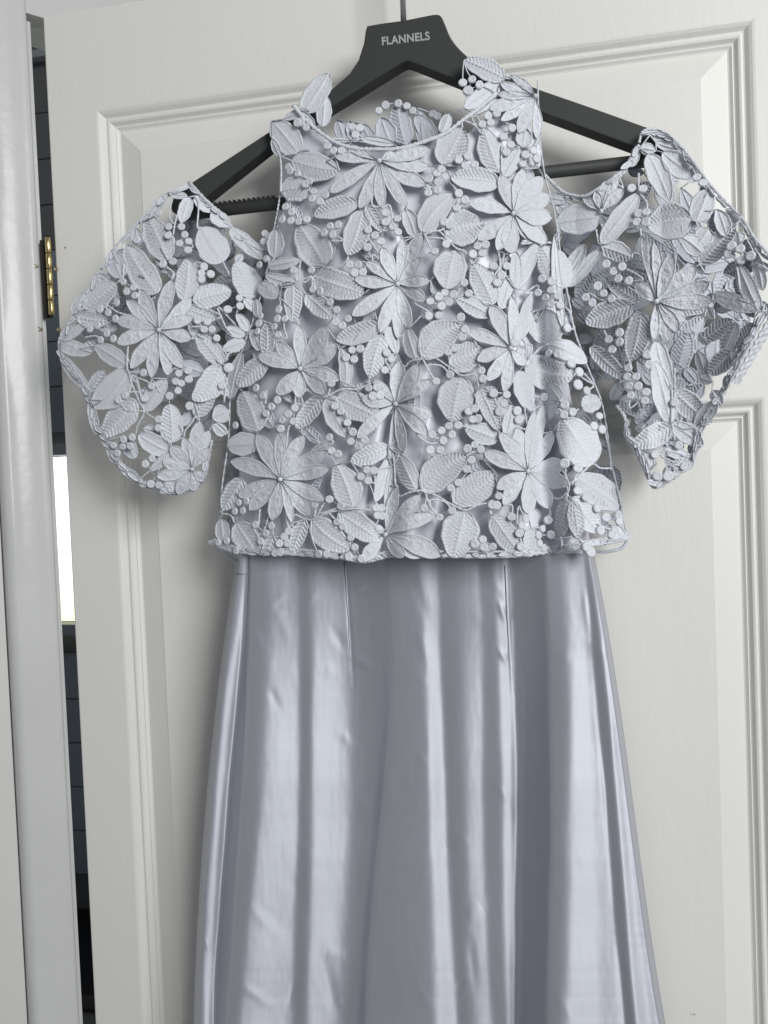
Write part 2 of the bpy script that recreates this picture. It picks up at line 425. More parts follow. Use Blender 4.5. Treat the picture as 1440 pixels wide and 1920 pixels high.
# lettering
cu = bpy.data.curves.new('lettering', 'FONT'); cu.body = 'FLANNELS'; cu.size = 1.0; cu.extrude = 0.012; cu.offset = 0.028; cu.space_character = 1.06
to = bpy.data.objects.new('lettering_src', cu); COL.objects.link(to)
bpy.context.view_layer.update()
dg = bpy.context.evaluated_depsgraph_get(); me = bpy.data.meshes.new_from_object(to.evaluated_get(dg)); bpy.data.objects.remove(to)
n = len(me.vertices); co = np.zeros(n * 3); me.vertices.foreach_get('co', co); co = co.reshape(-1, 3)
mn, mx_ = co.min(0), co.max(0)
q00, q10, q01 = P(716.5, 85.5, HD + .0002), P(806, 75, HD + .0002), P(715.5, 69.5, HD + .0002)
uu = (co[:, 0] - mn[0]) / (mx_[0] - mn[0]); vv = (co[:, 1] - mn[1]) / (mx_[1] - mn[1])
new = q00 + uu[:, None] * (q10 - q00) + vv[:, None] * (q01 - q00); new[:, 1] -= co[:, 2] * .012
me.vertices.foreach_set('co', new.ravel()); me.materials.clear(); me.materials.append(M['letter']); me.update()
o = link(bpy.data.objects.new('lettering', me), hang); o.location = -hgl

# ------------------------------------------------------------------ dress: surfaces (distance in front of the door, as functions of position)
dress = empty('dress', tuple(P(760, 1040, .05))); tag(dress, 'pale lilac-grey dress with a cut-out lace bodice and cap sleeves over a long satin skirt', 'dress')
DL = Vector(dress.location)
def dpart(o): o.location = -DL; return o
interp = np.interp
BL = np.array([(508, 150), (508, 230), (517, 275), (526, 307), (524, 360), (520, 392), (512, 440), (500, 515), (475, 590), (458, 640), (444, 690), (432, 745), (426, 845), (417, 907), (413, 960), (402, 1024), (402, 1100)], float)
BR = np.array([(1008, 100), (1010, 200), (1012, 260), (1022, 330), (1040, 400), (1050, 470), (1064, 560), (1085, 645), (1115, 720), (1130, 760), (1142, 835), (1150, 885), (1165, 952), (1177, 1012), (1180, 1100)], float)
def bxl(y): return interp(y, BL[:, 1], BL[:, 0])
def bxr(y): return interp(y, BR[:, 1], BR[:, 0])
def sm(e0, e1, x):
    t = np.clip((np.asarray(x, float) - e0) / (e1 - e0), 0, 1); return t * t * (3 - 2 * t)
def S_body(x, y, lift=0.0):
    x = np.asarray(x, float); y = np.asarray(y, float)
    u = np.clip((x - bxl(y)) / (bxr(y) - bxl(y)), -.05, 1.05); c = np.abs(2 * u - 1)
    A = interp(y, [100, 250, 450, 700, 1050], [.006, .012, .026, .036, .036])
    d = .054 + A * (1 - np.clip(c, 0, 1.08) ** 3.2)
    vf = sm(430, 620, y)
    xf = interp(y, [400, 700, 1050], [990, 1012, 1030])
    d = d - .020 * vf * np.exp(-((x - xf) / 26) ** 2) + .006 * vf * np.exp(-((x - xf - 62) / 34) ** 2)
    x2 = interp(y, [300, 600, 1050], [775, 752, 722])
    d = d - .008 * sm(330, 560, y) * np.exp(-((x - x2) / 22) ** 2) + .003 * sm(330, 560, y) * np.exp(-((x - x2 - 45) / 30) ** 2)
    x3 = interp(y, [400, 800, 1050], [590, 570, 560])
    d = d - .006 * sm(380, 500, y) * np.exp(-((x - x3) / 26) ** 2)
    return d + lift
def S_left(x, y):
    x = np.asarray(x, float); y = np.asarray(y, float)
    r = ((x - 285) / 195) ** 2 + ((y - 640) / 305) ** 2
    d = .043 + .032 * np.sqrt(np.clip(1 - r * .9, 0.0, 1))
    d = d + .004 * np.sin((x - 100) / 46 + y / 160) 
    top = sm(520, 380, y)
    return np.maximum(d, .050 * top)
def S_right(x, y):
    x = np.asarray(x, float); y = np.asarray(y, float)
    d = interp(x, [1010, 1080, 1160, 1215, 1240, 1300, 1380, 1440, 1480], [.040, .044, .060, .070, .069, .078, .096, .106, .106])
    d = .048 + (d - .048) * (.35 + .65 * sm(280, 470, y))
    d = d + .003 * np.sin((x - 1000) / 30 + y / 90)
    d = d + .010 * sm(700, 900, y) * sm(1300, 1220, x) - .02 * sm(620, 900, y) * sm(1250, 1400, x)
    return d
def S_back(d0):
    def f(x, y):
        x = np.asarray(x, float); y = np.asarray(y, float); return d0 + .003 * np.sin(x / 37 + y / 51)
    return f
def S_neck(x, y):
    return .030 + 0 * np.asarray(x, float)

# ------------------------------------------------------------------ lace pieces
JC = np.array([-1.0, -.97, -.90, -.80, -.66, -.5, -.33, -.17, -.08, 0, .08, .17, .33, .5, .66, .80, .90, .97, 1.0])
def blade(bx, by, tx, ty, w, kind, bend, S, zoff, tu=0.0, tv=0.0, cup=0.0, a=.47, bb=.60, base=0.0, curl=0.0, pitch=7.6):
    ax = np.array([tx - bx, ty - by], float); L = np.hypot(*ax); ax /= L; nr = np.array([ax[1], -ax[0]])
    rib = kind in (2, 'L', 'R')
    nt_ = int(np.clip(L / (1.5 if rib else (2.0 if kind == 'P' else 3.0)), 12, 64))
    t = np.linspace(0.004, 0.996, nt_)[:, None]; j = JC[None, :]
    tp = a / (a + bb); hw = w / 2 * (t ** a * (1 - t) ** bb) / (tp ** a * (1 - tp) ** bb)
    hw = np.maximum(hw, base)
    ph_ = rng.random() * 6
    hw = hw * (1 + .035 * np.sin(t * 19 + ph_) + .03 * np.sin(t * 8.3 + ph_ * 2))
    off = j * hw + bend * L * 4 * t * (1 - t)
    X = bx + ax[0] * t * L + nr[0] * off; Y = by + ax[1] * t * L + nr[1] * off
    aj = np.abs(j); fade = np.sin(np.pi * np.clip(t, 0, 1)) ** .5
    rel = .0010 * np.exp(-(j / .07) ** 2) * fade + .0009 * np.exp(-((aj - .91) / .065) ** 2)
    if kind == 'P':
        rel = .0008 * np.exp(-((aj - .9) / .08) ** 2) + .00035 * nrg.uniform(-1, 1, (nt_, len(JC))) * (aj < .85) - .0005 * np.exp(-(j / .12) ** 2) * (1 - t)
        for tc_ in (.45, .66):
            rel = rel + .0008 * np.exp(-((t - tc_) * L / 4.0) ** 2 - (j * hw / 4.0) ** 2)
    else:
        amp = np.where(j > 0, 1.0 if kind in (2, 'L') else .22, 1.0 if kind in (2, 'R') else .22) if rib else .18
        r_ = np.cos(2 * np.pi * (t * L - aj * hw * .75) / pitch)
        rel = rel + .00095 * amp * r_ * np.clip((aj - .07) / .12, 0, 1) * np.clip((.88 - aj) / .1, 0, 1)
    rel = rel - .0009 * (aj > .985)
    d = S(X, Y) + zoff + rel + (tu * (t - .5) * L + tv * j * hw) * MPP + cup * (j * j - .4) + curl * t * t
    W = P(X, Y, d)
    return W.reshape(-1, 3), grid_faces(nt_, len(JC))

def leaf(e, tile, S, mat='lace', zo=0.0, name='leaf', parent=None, **kw):
    ox, oy, s = tile; bx, by, tx, ty, w = [v / s for v in e[:5]]
    kind = e[5] if len(e) > 5 else 2; bend = e[6] if len(e) > 6 else rng.uniform(-.035, .035)
    V, Fc = blade(ox + bx, oy + by, ox + tx, oy + ty, w * 1.08, kind, bend, S, zo + rng.uniform(.0002, .0019),
                  rng.uniform(-.06, .06), rng.uniform(-.08, .08), rng.uniform(-.0010, .0010), curl=rng.uniform(-.0006, .0018), **kw)
    LEAFPTS.append((ox + bx, oy + by, S)); LEAFPTS.append((ox + tx, oy + ty, S))
    return dpart(mesh(name, V, Fc, M[mat], parent or dress))
LEAFPTS = []; BERR = []

# one dome shared by all berries
bprof = [(0.001, .20), (.35, .21), (.62, .26), (.80, .27), (.93, .17), (1.0, 0), (.97, -.22)]
BV = [(r * math.cos(2 * math.pi * k / 14), r * math.sin(2 * math.pi * k / 14), h) for r, h in bprof for k in range(14)]
def berry_mesh(mat):
    me = bpy.data.meshes.new('berry'); me.from_pydata(BV, [], grid_faces(len(bprof), 14, 0, True)); me.materials.append(mat); me.shade_smooth(); return me
BM = {'lace': berry_mesh(M['lace']), 'lace_shade': berry_mesh(M['lace_shade'])}

def flower(tile, c, petals, S, zo=.002, mat='lace'):
    ox, oy, s = tile; cx, cy = ox + c[0] / s, oy + c[1] / s
    V = []; prof = [(.001, .9), (.5, .8), (.85, .5), (1.0, 0), (1.0, -.8)]
    p0 = P(cx, cy, S(cx, cy) + zo + .002); r = 4.2 * MPP
    for rr, h in prof:
        for k in range(10): V.append((p0[0] + rr * r * math.cos(k * .6283), p0[1] - h * r, p0[2] + rr * r * math.sin(k * .6283)))
    fl = dpart(mesh('flower', V, grid_faces(len(prof), 10, 0, True), M[mat], dress))
    for i, pt in enumerate(petals):
        tx, ty = ox + pt[0] / s, oy + pt[1] / s; w_ = pt[2] / s
        L = math.hypot(tx - cx, ty - cy); k = 2.0 / L
        V, Fc = blade(cx + (tx - cx) * k, cy + (ty - cy) * k, tx, ty, w_ * .93, 'P', rng.uniform(-.04, .04), S, zo + .0004 * (i % 3) + rng.uniform(0, .0012),
                      rng.uniform(-.02, .06), rng.uniform(-.07, .07), rng.uniform(-.0008, .0009), a=1.15, bb=.72, base=.9)
        q = mesh('petal', V, Fc, M[mat], fl)      # inherits the flower's shift
        LEAFPTS.append((tx, ty, S))
    LEAFPTS.append((cx, cy, S))
    return fl

def berries(pts, tile, S, r=7.6, mat='lace', zo=.0015):
    ox, oy, s = tile
    for p in pts:
        BERR.append((ox + p[0] / s, oy + p[1] / s, S, (p[2] / s if len(p) > 2 else r) * rng.uniform(.92, 1.06), mat, zo))

STEMS = []
def stems(lst, tile, S, r=1.7):
    ox, oy, s = tile
    for pl in lst: STEMS.append(([(ox + x / s, oy + y / s) for x, y in pl], S, r))

A_ = (480, 120, 4); B_ = (760, 100, 4); C_ = (400, 420, 4); D_ = (720, 420, 4); E_ = (400, 720, 4); F_ = (720, 720, 4); G_ = (900, 560, 4); H_ = (900, 760, 4)
I_ = (100, 340, 4); J_ = (100, 600, 4); K_ = (300, 330, 6); L_ = (1080, 230, 4); M_ = (1080, 570, 4); N_ = (1000, 320, 6)

LEAVES = [
 (A_, S_body, [(360,360,545,72,170,0),(500,470,520,232,110,0),(312,668,118,430,200,0),(265,725,628,800,205,'R'),(400,925,182,955,190,'L'),
   (765,1035,436,1135,150,'R'),(800,1100,693,1435,185,'L'),(830,1060,948,1255,95,2),(1195,1290,1115,1085,122,0),(800,560,1048,602,70,0),
   (440,480,330,350,62,0),(560,565,720,575,40,0),(400,350,205,415,70,0),(180,690,120,560,60,0)]),
 (A_, S_neck, [(1120,605,1060,305,170,'L'),(1340,570,1195,385,130,'P'),(1010,600,935,400,150,0),(880,600,790,450,110,0),(1250,600,1215,330,100,0),(660,560,610,420,100,0),(760,580,700,430,110,0)]),
 (B_, S_body, [(745,190,440,52,155,2),(735,215,442,412,135,0),(700,300,535,465,60,0),(280,835,428,555,240,'R'),(705,895,588,565,190,'L'),(705,970,342,932,172,'R'),
   (740,925,860,705,105,0),(125,1345,375,1050,190,0,.10),(300,1350,580,1275,255,2),(880,700,905,560,120,0),(985,650,1000,860,60,0),(275,600,330,450,90,0),(1000,560,960,700,70,0)]),
 (C_, S_body, [(835,315,640,5,245,'L'),(740,390,1130,520,212,2),(410,322,658,270,85,0),(622,432,388,378,95,0,.08),(345,455,492,545,125,'P'),(600,450,592,735,135,'L'),
   (695,525,895,705,150,2),(1242,760,922,872,152,'R'),(1262,830,1175,1155,168,2),(1300,768,1378,975,92,0),(400,985,398,738,108,2),(395,1015,178,1218,150,2),
   (362,948,288,788,95,0),(985,1225,955,930,105,0,-.08),(125,1310,215,955,100,0),(330,700,320,560,70,0),(460,250,470,30,120,0)]),
 (D_, S_body, [(530,200,470,488,235,'R'),(818,605,668,298,195,2),(802,685,542,555,140,'L'),(880,635,942,395,115,0),(990,482,1155,145,125,0),(985,485,990,205,95,0),
   (1372,475,1178,170,225,'L'),(1220,897,1210,635,255,'L'),(1058,1055,1425,1140,235,2,-.07),(280,995,580,755,230,2,.10),(490,1052,718,925,215,2),
   (575,1150,510,1482,265,2),(715,1220,862,1548,135,2),(1015,1100,1095,1402,142,0),(240,1012,172,778,118,0),(1345,780,1280,80,70,0)]),
 (E_, S_body, [(335,355,220,55,205,2),(332,440,100,462,168,0),(220,712,72,945,150,2),(170,1040,332,1278,182,2),(450,1142,390,1285,98,2),(690,1015,588,1272,108,2),
   (735,1020,1025,1242,195,2,-.06),(940,965,1248,1168,185,2),(922,100,1255,258,195,2),(850,108,1008,400,155,'L'),(802,98,622,335,132,2),(1045,925,925,605,215,'L'),
   (1312,470,1028,582,145,2),(1312,560,1215,885,105,0),(1362,200,1330,760,55,0),(1340,620,1300,1100,60,0),(80,1180,60,1010,110,0)]),
 (F_, S_body, [(862,412,605,318,155,'L'),(920,390,962,165,110,0),(236,795,118,532,142,'L'),(285,800,620,540,225,2,.08),(515,888,842,668,215,2),(605,955,520,1305,262,2),
   (810,985,1035,1290,175,2),(1100,1078,1095,1295,112,2)]),
 (G_, S_body, [(505,338,805,480,140,0,.05),(850,1242,615,895,280,2),(760,800,915,775,135,2),(500,905,560,690,115,0),(600,760,510,640,110,0)]),
 (H_, S_body, [(728,545,1062,768,225,2),(690,690,885,955,185,2),(660,680,590,1005,115,2),(700,720,740,1000,120,2),(1000,905,1090,1000,90,0),(1050,780,1040,900,60,0)]),
 (C_, S_left, [(330,548,165,285,192,'L'),(125,40,372,265,112,0),(260,805,172,668,75,0),(242,832,88,778,82,0),(242,880,68,942,92,0),(230,560,320,660,70,0)]),
 (I_, S_left, [(862,592,700,255,205,2),(778,842,545,478,205,2),(975,892,1010,578,162,'L'),(1278,602,1105,345,225,0),(1048,902,1335,820,172,2),(230,955,475,765,182,'R'),
   (178,1022,412,1052,122,2),(548,1382,310,1228,135,0),(998,948,1225,1032,112,2),(1268,1372,1068,1145,142,2),(1020,118,958,312,102,0),(510,725,440,515,150,0),
   (45,1225,292,1282,112,'P'),(60,1185,245,1070,82,0),(150,995,240,835,92,0),(640,480,620,350,90,0),(700,280,860,90,70,0),(870,90,1010,110,60,0),(1180,240,1330,330,110,0),(1060,110,1200,230,90,0),(420,760,330,700,80,0)]),
 (J_, S_left, [(558,380,288,655,215,0,.08),(618,598,368,872,195,2),(682,682,852,442,132,0),(885,922,870,628,168,'L'),(872,988,636,858,152,0),(1252,338,1050,605,190,2,.10),
   (1058,722,1208,558,122,2),(870,1000,722,1132,72,0),(60,270,275,535,92,0),(1320,680,1195,740,132,0),(1290,860,1200,780,90,0),(330,860,270,600,70,0),(480,1080,400,900,80,0),(640,1200,500,1110,70,0),(1320,560,1240,480,80,0)]),
 (L_, S_right, [(888,392,648,222,178,0),(545,235,700,590,165,0),(862,718,540,772,265,'R'),(900,740,1000,500,175,0),(928,1062,1195,785,165,'R'),(192,932,418,1012,150,'R'),
   (192,905,475,525,150,0),(472,1342,236,1198,112,2),(600,1322,438,1188,102,'P'),(1372,1422,1215,1055,132,0),(1400,1260,1325,955,92,0),(1028,1290,1355,1412,125,'P'),
   (555,92,705,112,72,0),(600,150,805,205,72,0),(1080,760,1240,700,120,0),(1130,850,1060,650,120,0),(480,190,600,210,90,0),(950,980,800,860,150,0),(1000,800,900,930,140,0),(400,330,470,210,70,0)]),
 (M_, S_right, [(422,8,72,142,192,2),(490,60,410,428,182,2),(108,320,375,565,122,2),(716,922,428,1065,165,2),(718,898,955,1065,135,0),(740,658,1015,895,185,2),
   (600,280,705,610,142,0),(710,892,590,430,165,0),(665,1100,855,1150,85,0),(700,640,640,500,90,0),(880,1180,740,1250,90,0),(560,1240,500,1100,100,0),(900,920,1060,720,120,0),(700,1300,800,1220,80,0),(1020,650,1090,760,90,0)]),
 (N_, S_right, [(740,515,262,595,330,0),(370,1185,582,825,155,0),(390,1305,765,875,145,0),(240,790,300,700,80,0)]),
]
FLOWERS = [
 (A_, (925,725), [(592,695,95),(688,625,62),(555,965,120),(775,1085,112),(945,1082,98),(1132,1075,112),(1275,905,140),(1312,772,110),(1310,635,115),(1180,650,80),(1050,660,70)], S_body),
 (B_, (975,320), [(715,225,95),(632,420,115),(690,305,80),(718,505,95),(850,598,115),(985,640,80),(858,190,70),(790,160,60)], S_body),
 (B_, (810,1200), [(715,910,125),(885,865,125),(1035,925,150),(1085,1060,140),(1105,1230,150),(1062,1425,135),(930,1400,90),(790,1500,150),(690,1480,110),(478,1120,125),(545,1400,125)], S_body),
 (C_, (1380,450), [(1142,285,90),(1055,410,102),(1040,688,122),(1265,175,112),(1425,105,95),(1248,815,112),(1385,860,95),(1565,75,110),(1625,420,105),(1592,575,112),(1472,780,112),(1560,250,90)], S_body),
 (C_, (650,1085), [(475,885,112),(640,755,112),(845,770,150),(922,895,152),(945,1168,122),(842,1275,122),(645,1305,112),(478,1278,132),(335,985,125)], S_body),
 (D_, (950,930), [(800,610,145),(960,540,92),(1112,515,85),(1108,658,92),(618,800,112),(698,1022,112),(778,1175,112),(905,1260,102),(1055,1060,82)], S_body),
 (E_, (500,715), [(328,375,132),(490,378,92),(682,385,122),(852,500,132),(868,635,122),(832,872,112),(728,990,112),(592,1045,72),(440,1022,122),(272,948,122),(188,842,122),(128,575,132)], S_body),
 (F_, (85,150), [(-170,105,112),(-200,405,112),(-80,-30,85),(120,-170,130),(255,-150,132),(355,-30,112),(365,235,112),(328,378,122),(145,510,92)], S_body),
 (F_, (10,1130), [(275,830,115),(385,985,112),(430,1290,160),(280,1300,140),(100,770,92),(-160,1330,112),(-60,1060,62),(150,1300,120)], S_body),
 (F_, (1080,655), [(868,365,132),(1000,322,115),(1130,205,102),(1265,358,112),(1195,150,95),(1368,600,135),(1385,755,142),(1245,935,142),(1080,975,132),(895,908,115),(845,785,112),(748,508,122)], S_body),
 (I_, (790,1115), [(652,808,122),(892,735,122),(548,888,105),(1035,878,112),(468,1038,122),(1048,1018,102),(478,1212,122),(1035,1180,112),(582,1405,112),(738,1475,102),(862,1455,102),(972,1402,112)], S_left),
 (J_, (1040,1120), [(980,878,102),(878,945,112),(1100,755,122),(1172,830,105),(1175,960,95),(818,1060,102),(775,1172,102),(798,1295,112),(930,1305,112),(1052,1285,92),(1132,1205,82)], S_left),
 (L_, (605,1340), [(498,855,105),(592,888,92),(720,980,130),(900,1080,155),(1002,1200,150),(1025,1335,142),(830,1480,135),(692,1650,95),(590,1630,82),(770,1560,110)], S_right),
 (N_, (765,455), [(855,105,175),(1015,195,140),(700,225,112),(560,300,105),(960,50,110)], S_right),
]
BERRIES = [
 (A_, S_body, [(310,440,34),(375,475),(340,435),(720,470),(745,530),(775,480),(535,615),(580,650),(640,650),(255,800),(310,820),(240,770),(420,1010),(480,1030),(520,980),
   (220,1070),(265,1110),(195,1165),(260,1175),(320,1180),(380,1165),(555,1215),(615,1205),(510,1265),(575,1280),(970,1115),(970,1185),(1025,1220),(1060,1160),(1065,1260),
   (840,1245),(890,1285),(935,1330),(835,1375),(1295,860),(1290,965),(1355,820),(1390,790),(1365,885),(1360,945),(400,880),(370,900),(430,955)]),
 (A_, S_neck, [(920,350),(970,310),(1065,295),(1130,315),(1175,350),(1325,375),(1360,392),(780,480),(740,500)]),
 (B_, S_body, [(430,220),(500,195),(555,235),(470,280,40),(620,470),(685,450),(640,520),(575,530),(735,625),(790,685),(755,740),(470,770),(400,800),(445,840),(520,835),
   (900,760),(880,830),(985,790),(960,730),(180,935),(235,1025),(400,1050),(445,1100),(385,1160),(290,1265),(330,1290),(800,560)]),
 (C_, S_body, [(1020,305),(1085,305),(1060,365),(1120,360),(735,345),(600,345),(745,490),(800,505),(875,585),(925,645),(1010,710),(915,735),(965,760),(490,640),(480,710),(535,710),
   (355,690),(340,745),(330,805),(455,770),(485,830),(395,260),(345,305),(1040,945),(1100,935),(995,1000),(1055,1015),(1300,965),(1335,1010),(1285,1095),(320,1230),(370,1285),(435,1370),
   (480,1320),(885,1195),(1165,1230),(1225,1225),(1195,1290),(1250,1285)]),
 (D_, S_body, [(700,165),(760,155),(665,225),(735,220),(820,315),(880,385),(920,315),(850,440),(380,205),(465,150),(410,545),(455,515),(345,580),(430,615),(485,585),(520,530),(335,690),
   (410,685),(635,520),(600,440),(575,700),(605,790),(585,850),(480,960),(530,930),(495,1130),(390,1180),(730,1100),(740,1160),(1185,410),(1255,430),(1155,515),(1250,495),(1210,550),
   (1300,540),(1250,600),(1320,610),(1375,780),(1015,955),(980,890),(1235,970),(1300,975),(820,1270),(920,1280),(900,1345),(865,1405),(1000,1400)]),
 (E_, S_body, [(165,310),(435,170),(395,220),(515,270),(505,335),(610,180),(560,225),(600,280),(910,165),(955,205),(1005,290),(1045,360),(1030,430),(1085,465),(1135,420),(870,400),(885,500),
   (935,525),(1150,645),(1205,650),(1105,695),(1160,725),(870,865),(760,905),(955,915),(190,890),(250,880),(160,955),(220,950),(315,1055),(435,1065),(395,1120),(565,1105),(35,1190),(100,1175),
   (355,1180),(495,1195),(555,1195),(500,1265),(530,1145),(925,1035),(970,1070),(1030,1150),(1060,1225),(1015,1295),(1110,1310),(1220,930),(1260,930),(1230,985),(1265,990),(790,1275),(850,1275),(170,1250),(460,1270)]),
 (F_, S_body, [(635,205),(680,185),(665,265),(705,260),(1000,205),(1010,270),(485,315),(555,310),(430,350),(360,380),(445,425),(510,380),(345,495),(420,495),(625,485),(680,455),(725,490),(655,570),
   (620,640),(500,780),(555,740),(300,930),(415,1000),(510,950),(860,840),(810,905),(845,910),(955,995),(1035,1060),(1065,1010),(1015,1120),(1025,1220),(740,1165),(680,1200),(750,1225),(815,1220),
   (1190,1085),(1160,1135),(1250,1130),(1170,1195),(1235,1020),(1200,1230)]),
 (G_, S_body, [(655,220),(745,550,36),(735,645,36),(800,690),(685,485,36),(635,795),(630,870),(695,850),(480,740),(590,850),(855,955,36),(915,980),(895,880),(635,1235,34)]),
 (H_, S_body, [(735,470,34),(880,770,34),(945,840,34),(905,940,36),(985,970),(1010,930),(1045,870),(730,640),(790,690),(510,860),(800,1060,40),(830,1100,38)]),
 (C_, S_left, [(195,555),(200,615),(105,640),(385,70),(380,130),(420,95),(425,165),(120,1075,34),(60,1215)]),
 (I_, S_left, [(865,340),(860,405),(960,340),(985,400),(945,465),(1015,450),(1010,515),(820,620,34),(895,600,34),(625,440,34),(1130,640),(1110,690),(1180,695),(1110,735),(525,755),(550,825),(600,795),
   (610,855),(475,910),(350,960),(410,985),(465,1030),(275,1110),(330,1080),(400,1140),(355,1190),(450,1180),(1310,960),(1080,1045),(1155,1055),(1130,1110),(1190,1110),(1225,1175),(1310,1390),(190,955,18),(790,240,24)]),
 (J_, S_left, [(675,395),(735,495),(685,590),(535,565),(490,600),(915,460),(935,530),(960,475),(1015,445),(1010,380),(940,400),(870,570),(1020,645),(790,745),(785,810),(525,895),(590,880),(520,950),
   (575,945),(740,1040),(690,1080),(1310,360,34),(1265,490),(730,1230),(790,1240),(480,1000),(450,940),(880,1270),(860,1240)]),
 (L_, S_right, [(415,490),(500,495),(465,680),(525,670),(455,745),(520,745),(1165,925),(1140,985),(1230,945),(1310,1000),(1240,1030),(950,450),(905,410),(225,1060),(280,1115),(345,1080),(315,1170),
   (395,1185),(160,1225),(205,1280),(265,1320),(120,1350),(70,1310)]),
 (M_, S_right, [(325,215),(245,265),(325,285),(270,340),(390,480),(385,545),(450,545),(400,615),(465,615),(410,685),(525,660),(515,725),(530,380),(545,455),(590,1130),(770,1060),(740,740),(610,1290,36),(690,1290,36)]),
]
STEMDATA = [
 (C_, S_body, [[(650,300),(645,430),(680,510)],[(500,450),(560,430),(640,440)],[(740,400),(680,440),(660,400)],[(820,320),(900,335),(980,300),(1010,250)],[(690,1240),(770,1275),(850,1290),(960,1240),(1080,1240),(1150,1210)],
   [(860,1290),(885,1200)],[(635,720),(640,770)],[(530,770),(550,860)],[(1290,1020),(1330,1100),(1340,1180)],[(1170,1150),(1165,1205)],[(1150,90),(1210,170),(1280,310)],[(1200,230),(1270,280)]]),
 (D_, S_body, [[(290,60),(400,50),(470,110),(540,180),(610,210),(660,300)],[(300,70),(350,180),(380,205)],[(320,100),(440,110),(465,150)],[(290,1000),(390,1010),(470,1060),(580,1135),(680,1130),(710,1220)],
   [(290,1010),(340,1110),(390,1180)],[(330,1060),(430,1065),(495,1130)],[(155,1070),(200,1030),(290,1010)],[(1040,130),(1160,130),(1300,150)],[(1060,520),(1150,460)],[(1110,920),(1080,1050)],
   [(1060,1040),(1060,900),(1000,840)],[(1060,1050),(1160,940),(1230,900)],[(230,590),(320,650),(340,690)],[(620,770),(690,900)],[(860,220),(870,310),(830,390)],[(1390,650),(1420,780)],[(1365,470),(1400,640)],
   [(900,230),(880,320),(840,400)],[(990,490),(985,640),(960,900)]]),
 (E_, S_body, [[(610,980),(680,1010),(750,1015),(880,960),(1050,935),(1190,945)],[(760,1000),(770,920)],[(780,990),(820,910),(870,870)],[(800,970),(955,920)],[(870,970),(930,1030)],[(350,940),(340,1050)],
   [(420,970),(380,1100),(330,1140)],[(540,540),(560,350),(575,310)],[(660,340),(680,400)],[(700,50),(770,90),(860,95)],[(740,500),(850,460),(900,440)],[(1050,360),(1130,420)],[(60,970),(130,985),(160,1040)],
   [(1210,740),(1150,720)],[(620,90),(610,170)],[(660,100),(670,150)],[(580,1030),(600,1080)],[(550,1010),(570,1100)],[(400,50),(390,150)]]),
 (F_, S_body, [[(115,840),(200,810),(290,800),(400,840),(500,900),(610,945),(700,910),(775,900),(800,975)],[(310,820),(350,920),(415,1000)],[(350,870),(450,880),(510,940)],[(320,820),(300,930)],[(240,370),(330,440),(400,440)],
   [(650,520),(720,490),(750,510)],[(580,310),(620,325)],[(1010,920),(1000,1060)],[(960,910),(960,990)],[(1020,930),(1060,1000)],[(1130,200),(1110,100)],[(150,520),(145,400)],[(70,540),(85,740)],[(1055,180),(1070,330)],[(1340,640),(1390,760),(1360,860)]]),
 (G_, S_body, [[(860,1240),(900,1270),(985,1272)],[(760,1310),(830,1245)],[(640,60),(680,120),(720,280),(760,380)],[(720,560),(790,610),(850,640)],[(740,830),(690,850)],[(780,560),(850,650)],[(930,960),(970,1160),(985,1290)],[(400,830),(430,1000)]]),
 (H_, S_body, [[(540,700),(600,700),(650,660)],[(660,660),(640,500)],[(690,600),(740,480)],[(700,580),(830,440)],[(880,890),(980,930),(1060,900)],[(1000,500),(1065,770)],[(1070,920),(1105,1000)],[(610,1000),(605,1100)],[(750,1010),(790,1060)]]),
 (A_, S_body, [[(1000,1060),(1020,1130),(1025,1200)],[(1120,1060),(1130,1100)],[(880,940),(870,1050)],[(1260,900),(1300,930)],[(840,1300),(900,1390)],[(180,680),(190,800),(185,960)],[(600,1290),(650,1320)]]),
 (B_, S_body, [[(430,505),(520,540),(570,600)],[(500,490),(560,570)],[(130,1000),(180,1030)],[(300,1310),(250,1330),(140,1340)],[(330,960),(380,1020)],[(400,1070),(385,1160)],[(870,1430),(1000,1415)],[(725,700),(720,890)]]),
 (I_, S_left, [[(560,1250),(550,1380),(570,1440)],[(905,690),(850,640)],[(900,690),(890,740)],[(1230,950),(1290,1090)],[(1240,940),(1370,1080)],[(1170,960),(1260,1010)],[(1040,1090),(1110,1090)],[(1020,1180),(1070,1180)],
   [(400,930),(480,980),(560,1010)],[(530,620),(520,740)],[(490,760),(530,700)],[(930,250),(910,330),(900,400)],[(1090,170),(1080,340)],[(1270,600),(1320,700)],[(240,1170),(320,1160)],[(1290,1090),(1340,1150)],[(890,130),(870,250),(900,320)]]),
 (J_, S_left, [[(565,380),(590,480),(640,600),(680,690),(630,800),(620,850)],[(580,410),(700,460),(735,495)],[(570,390),(675,395)],[(630,450),(660,580)],[(1060,730),(1030,780),(990,830)],[(530,560),(590,540)],[(560,210),(555,380)],
   [(1290,300),(1320,250),(1400,230)],[(1200,740),(1300,830)],[(1300,430),(1280,620)]]),
 (L_, S_right, [[(480,780),(490,850)],[(430,980),(480,990),(510,1040)],[(380,1100),(460,1140),(500,1180)],[(170,900),(150,800)],[(210,830),(190,760)],[(470,380),(470,500)],[(530,600),(530,670)],[(1190,1000),(1210,1100),(1230,1250)],[(100,1280),(170,1320),(240,1340)]]),
 (M_, S_right, [[(400,420),(400,470)],[(470,680),(470,730),(400,780)],[(740,480),(740,660)],[(720,900),(740,1020)],[(640,1130),(590,1130)],[(740,1190),(640,1140)],[(720,640),(715,900)],[(210,200),(240,260)],[(660,1080),(560,1130)]]),
]
for tl, S, ls in LEAVES:
    for e in ls: leaf(e, tl, S, 'lace_shade' if S is S_neck else 'lace')
for tl, c, pts, S in FLOWERS: flower(tl, c, pts, S, .0022)
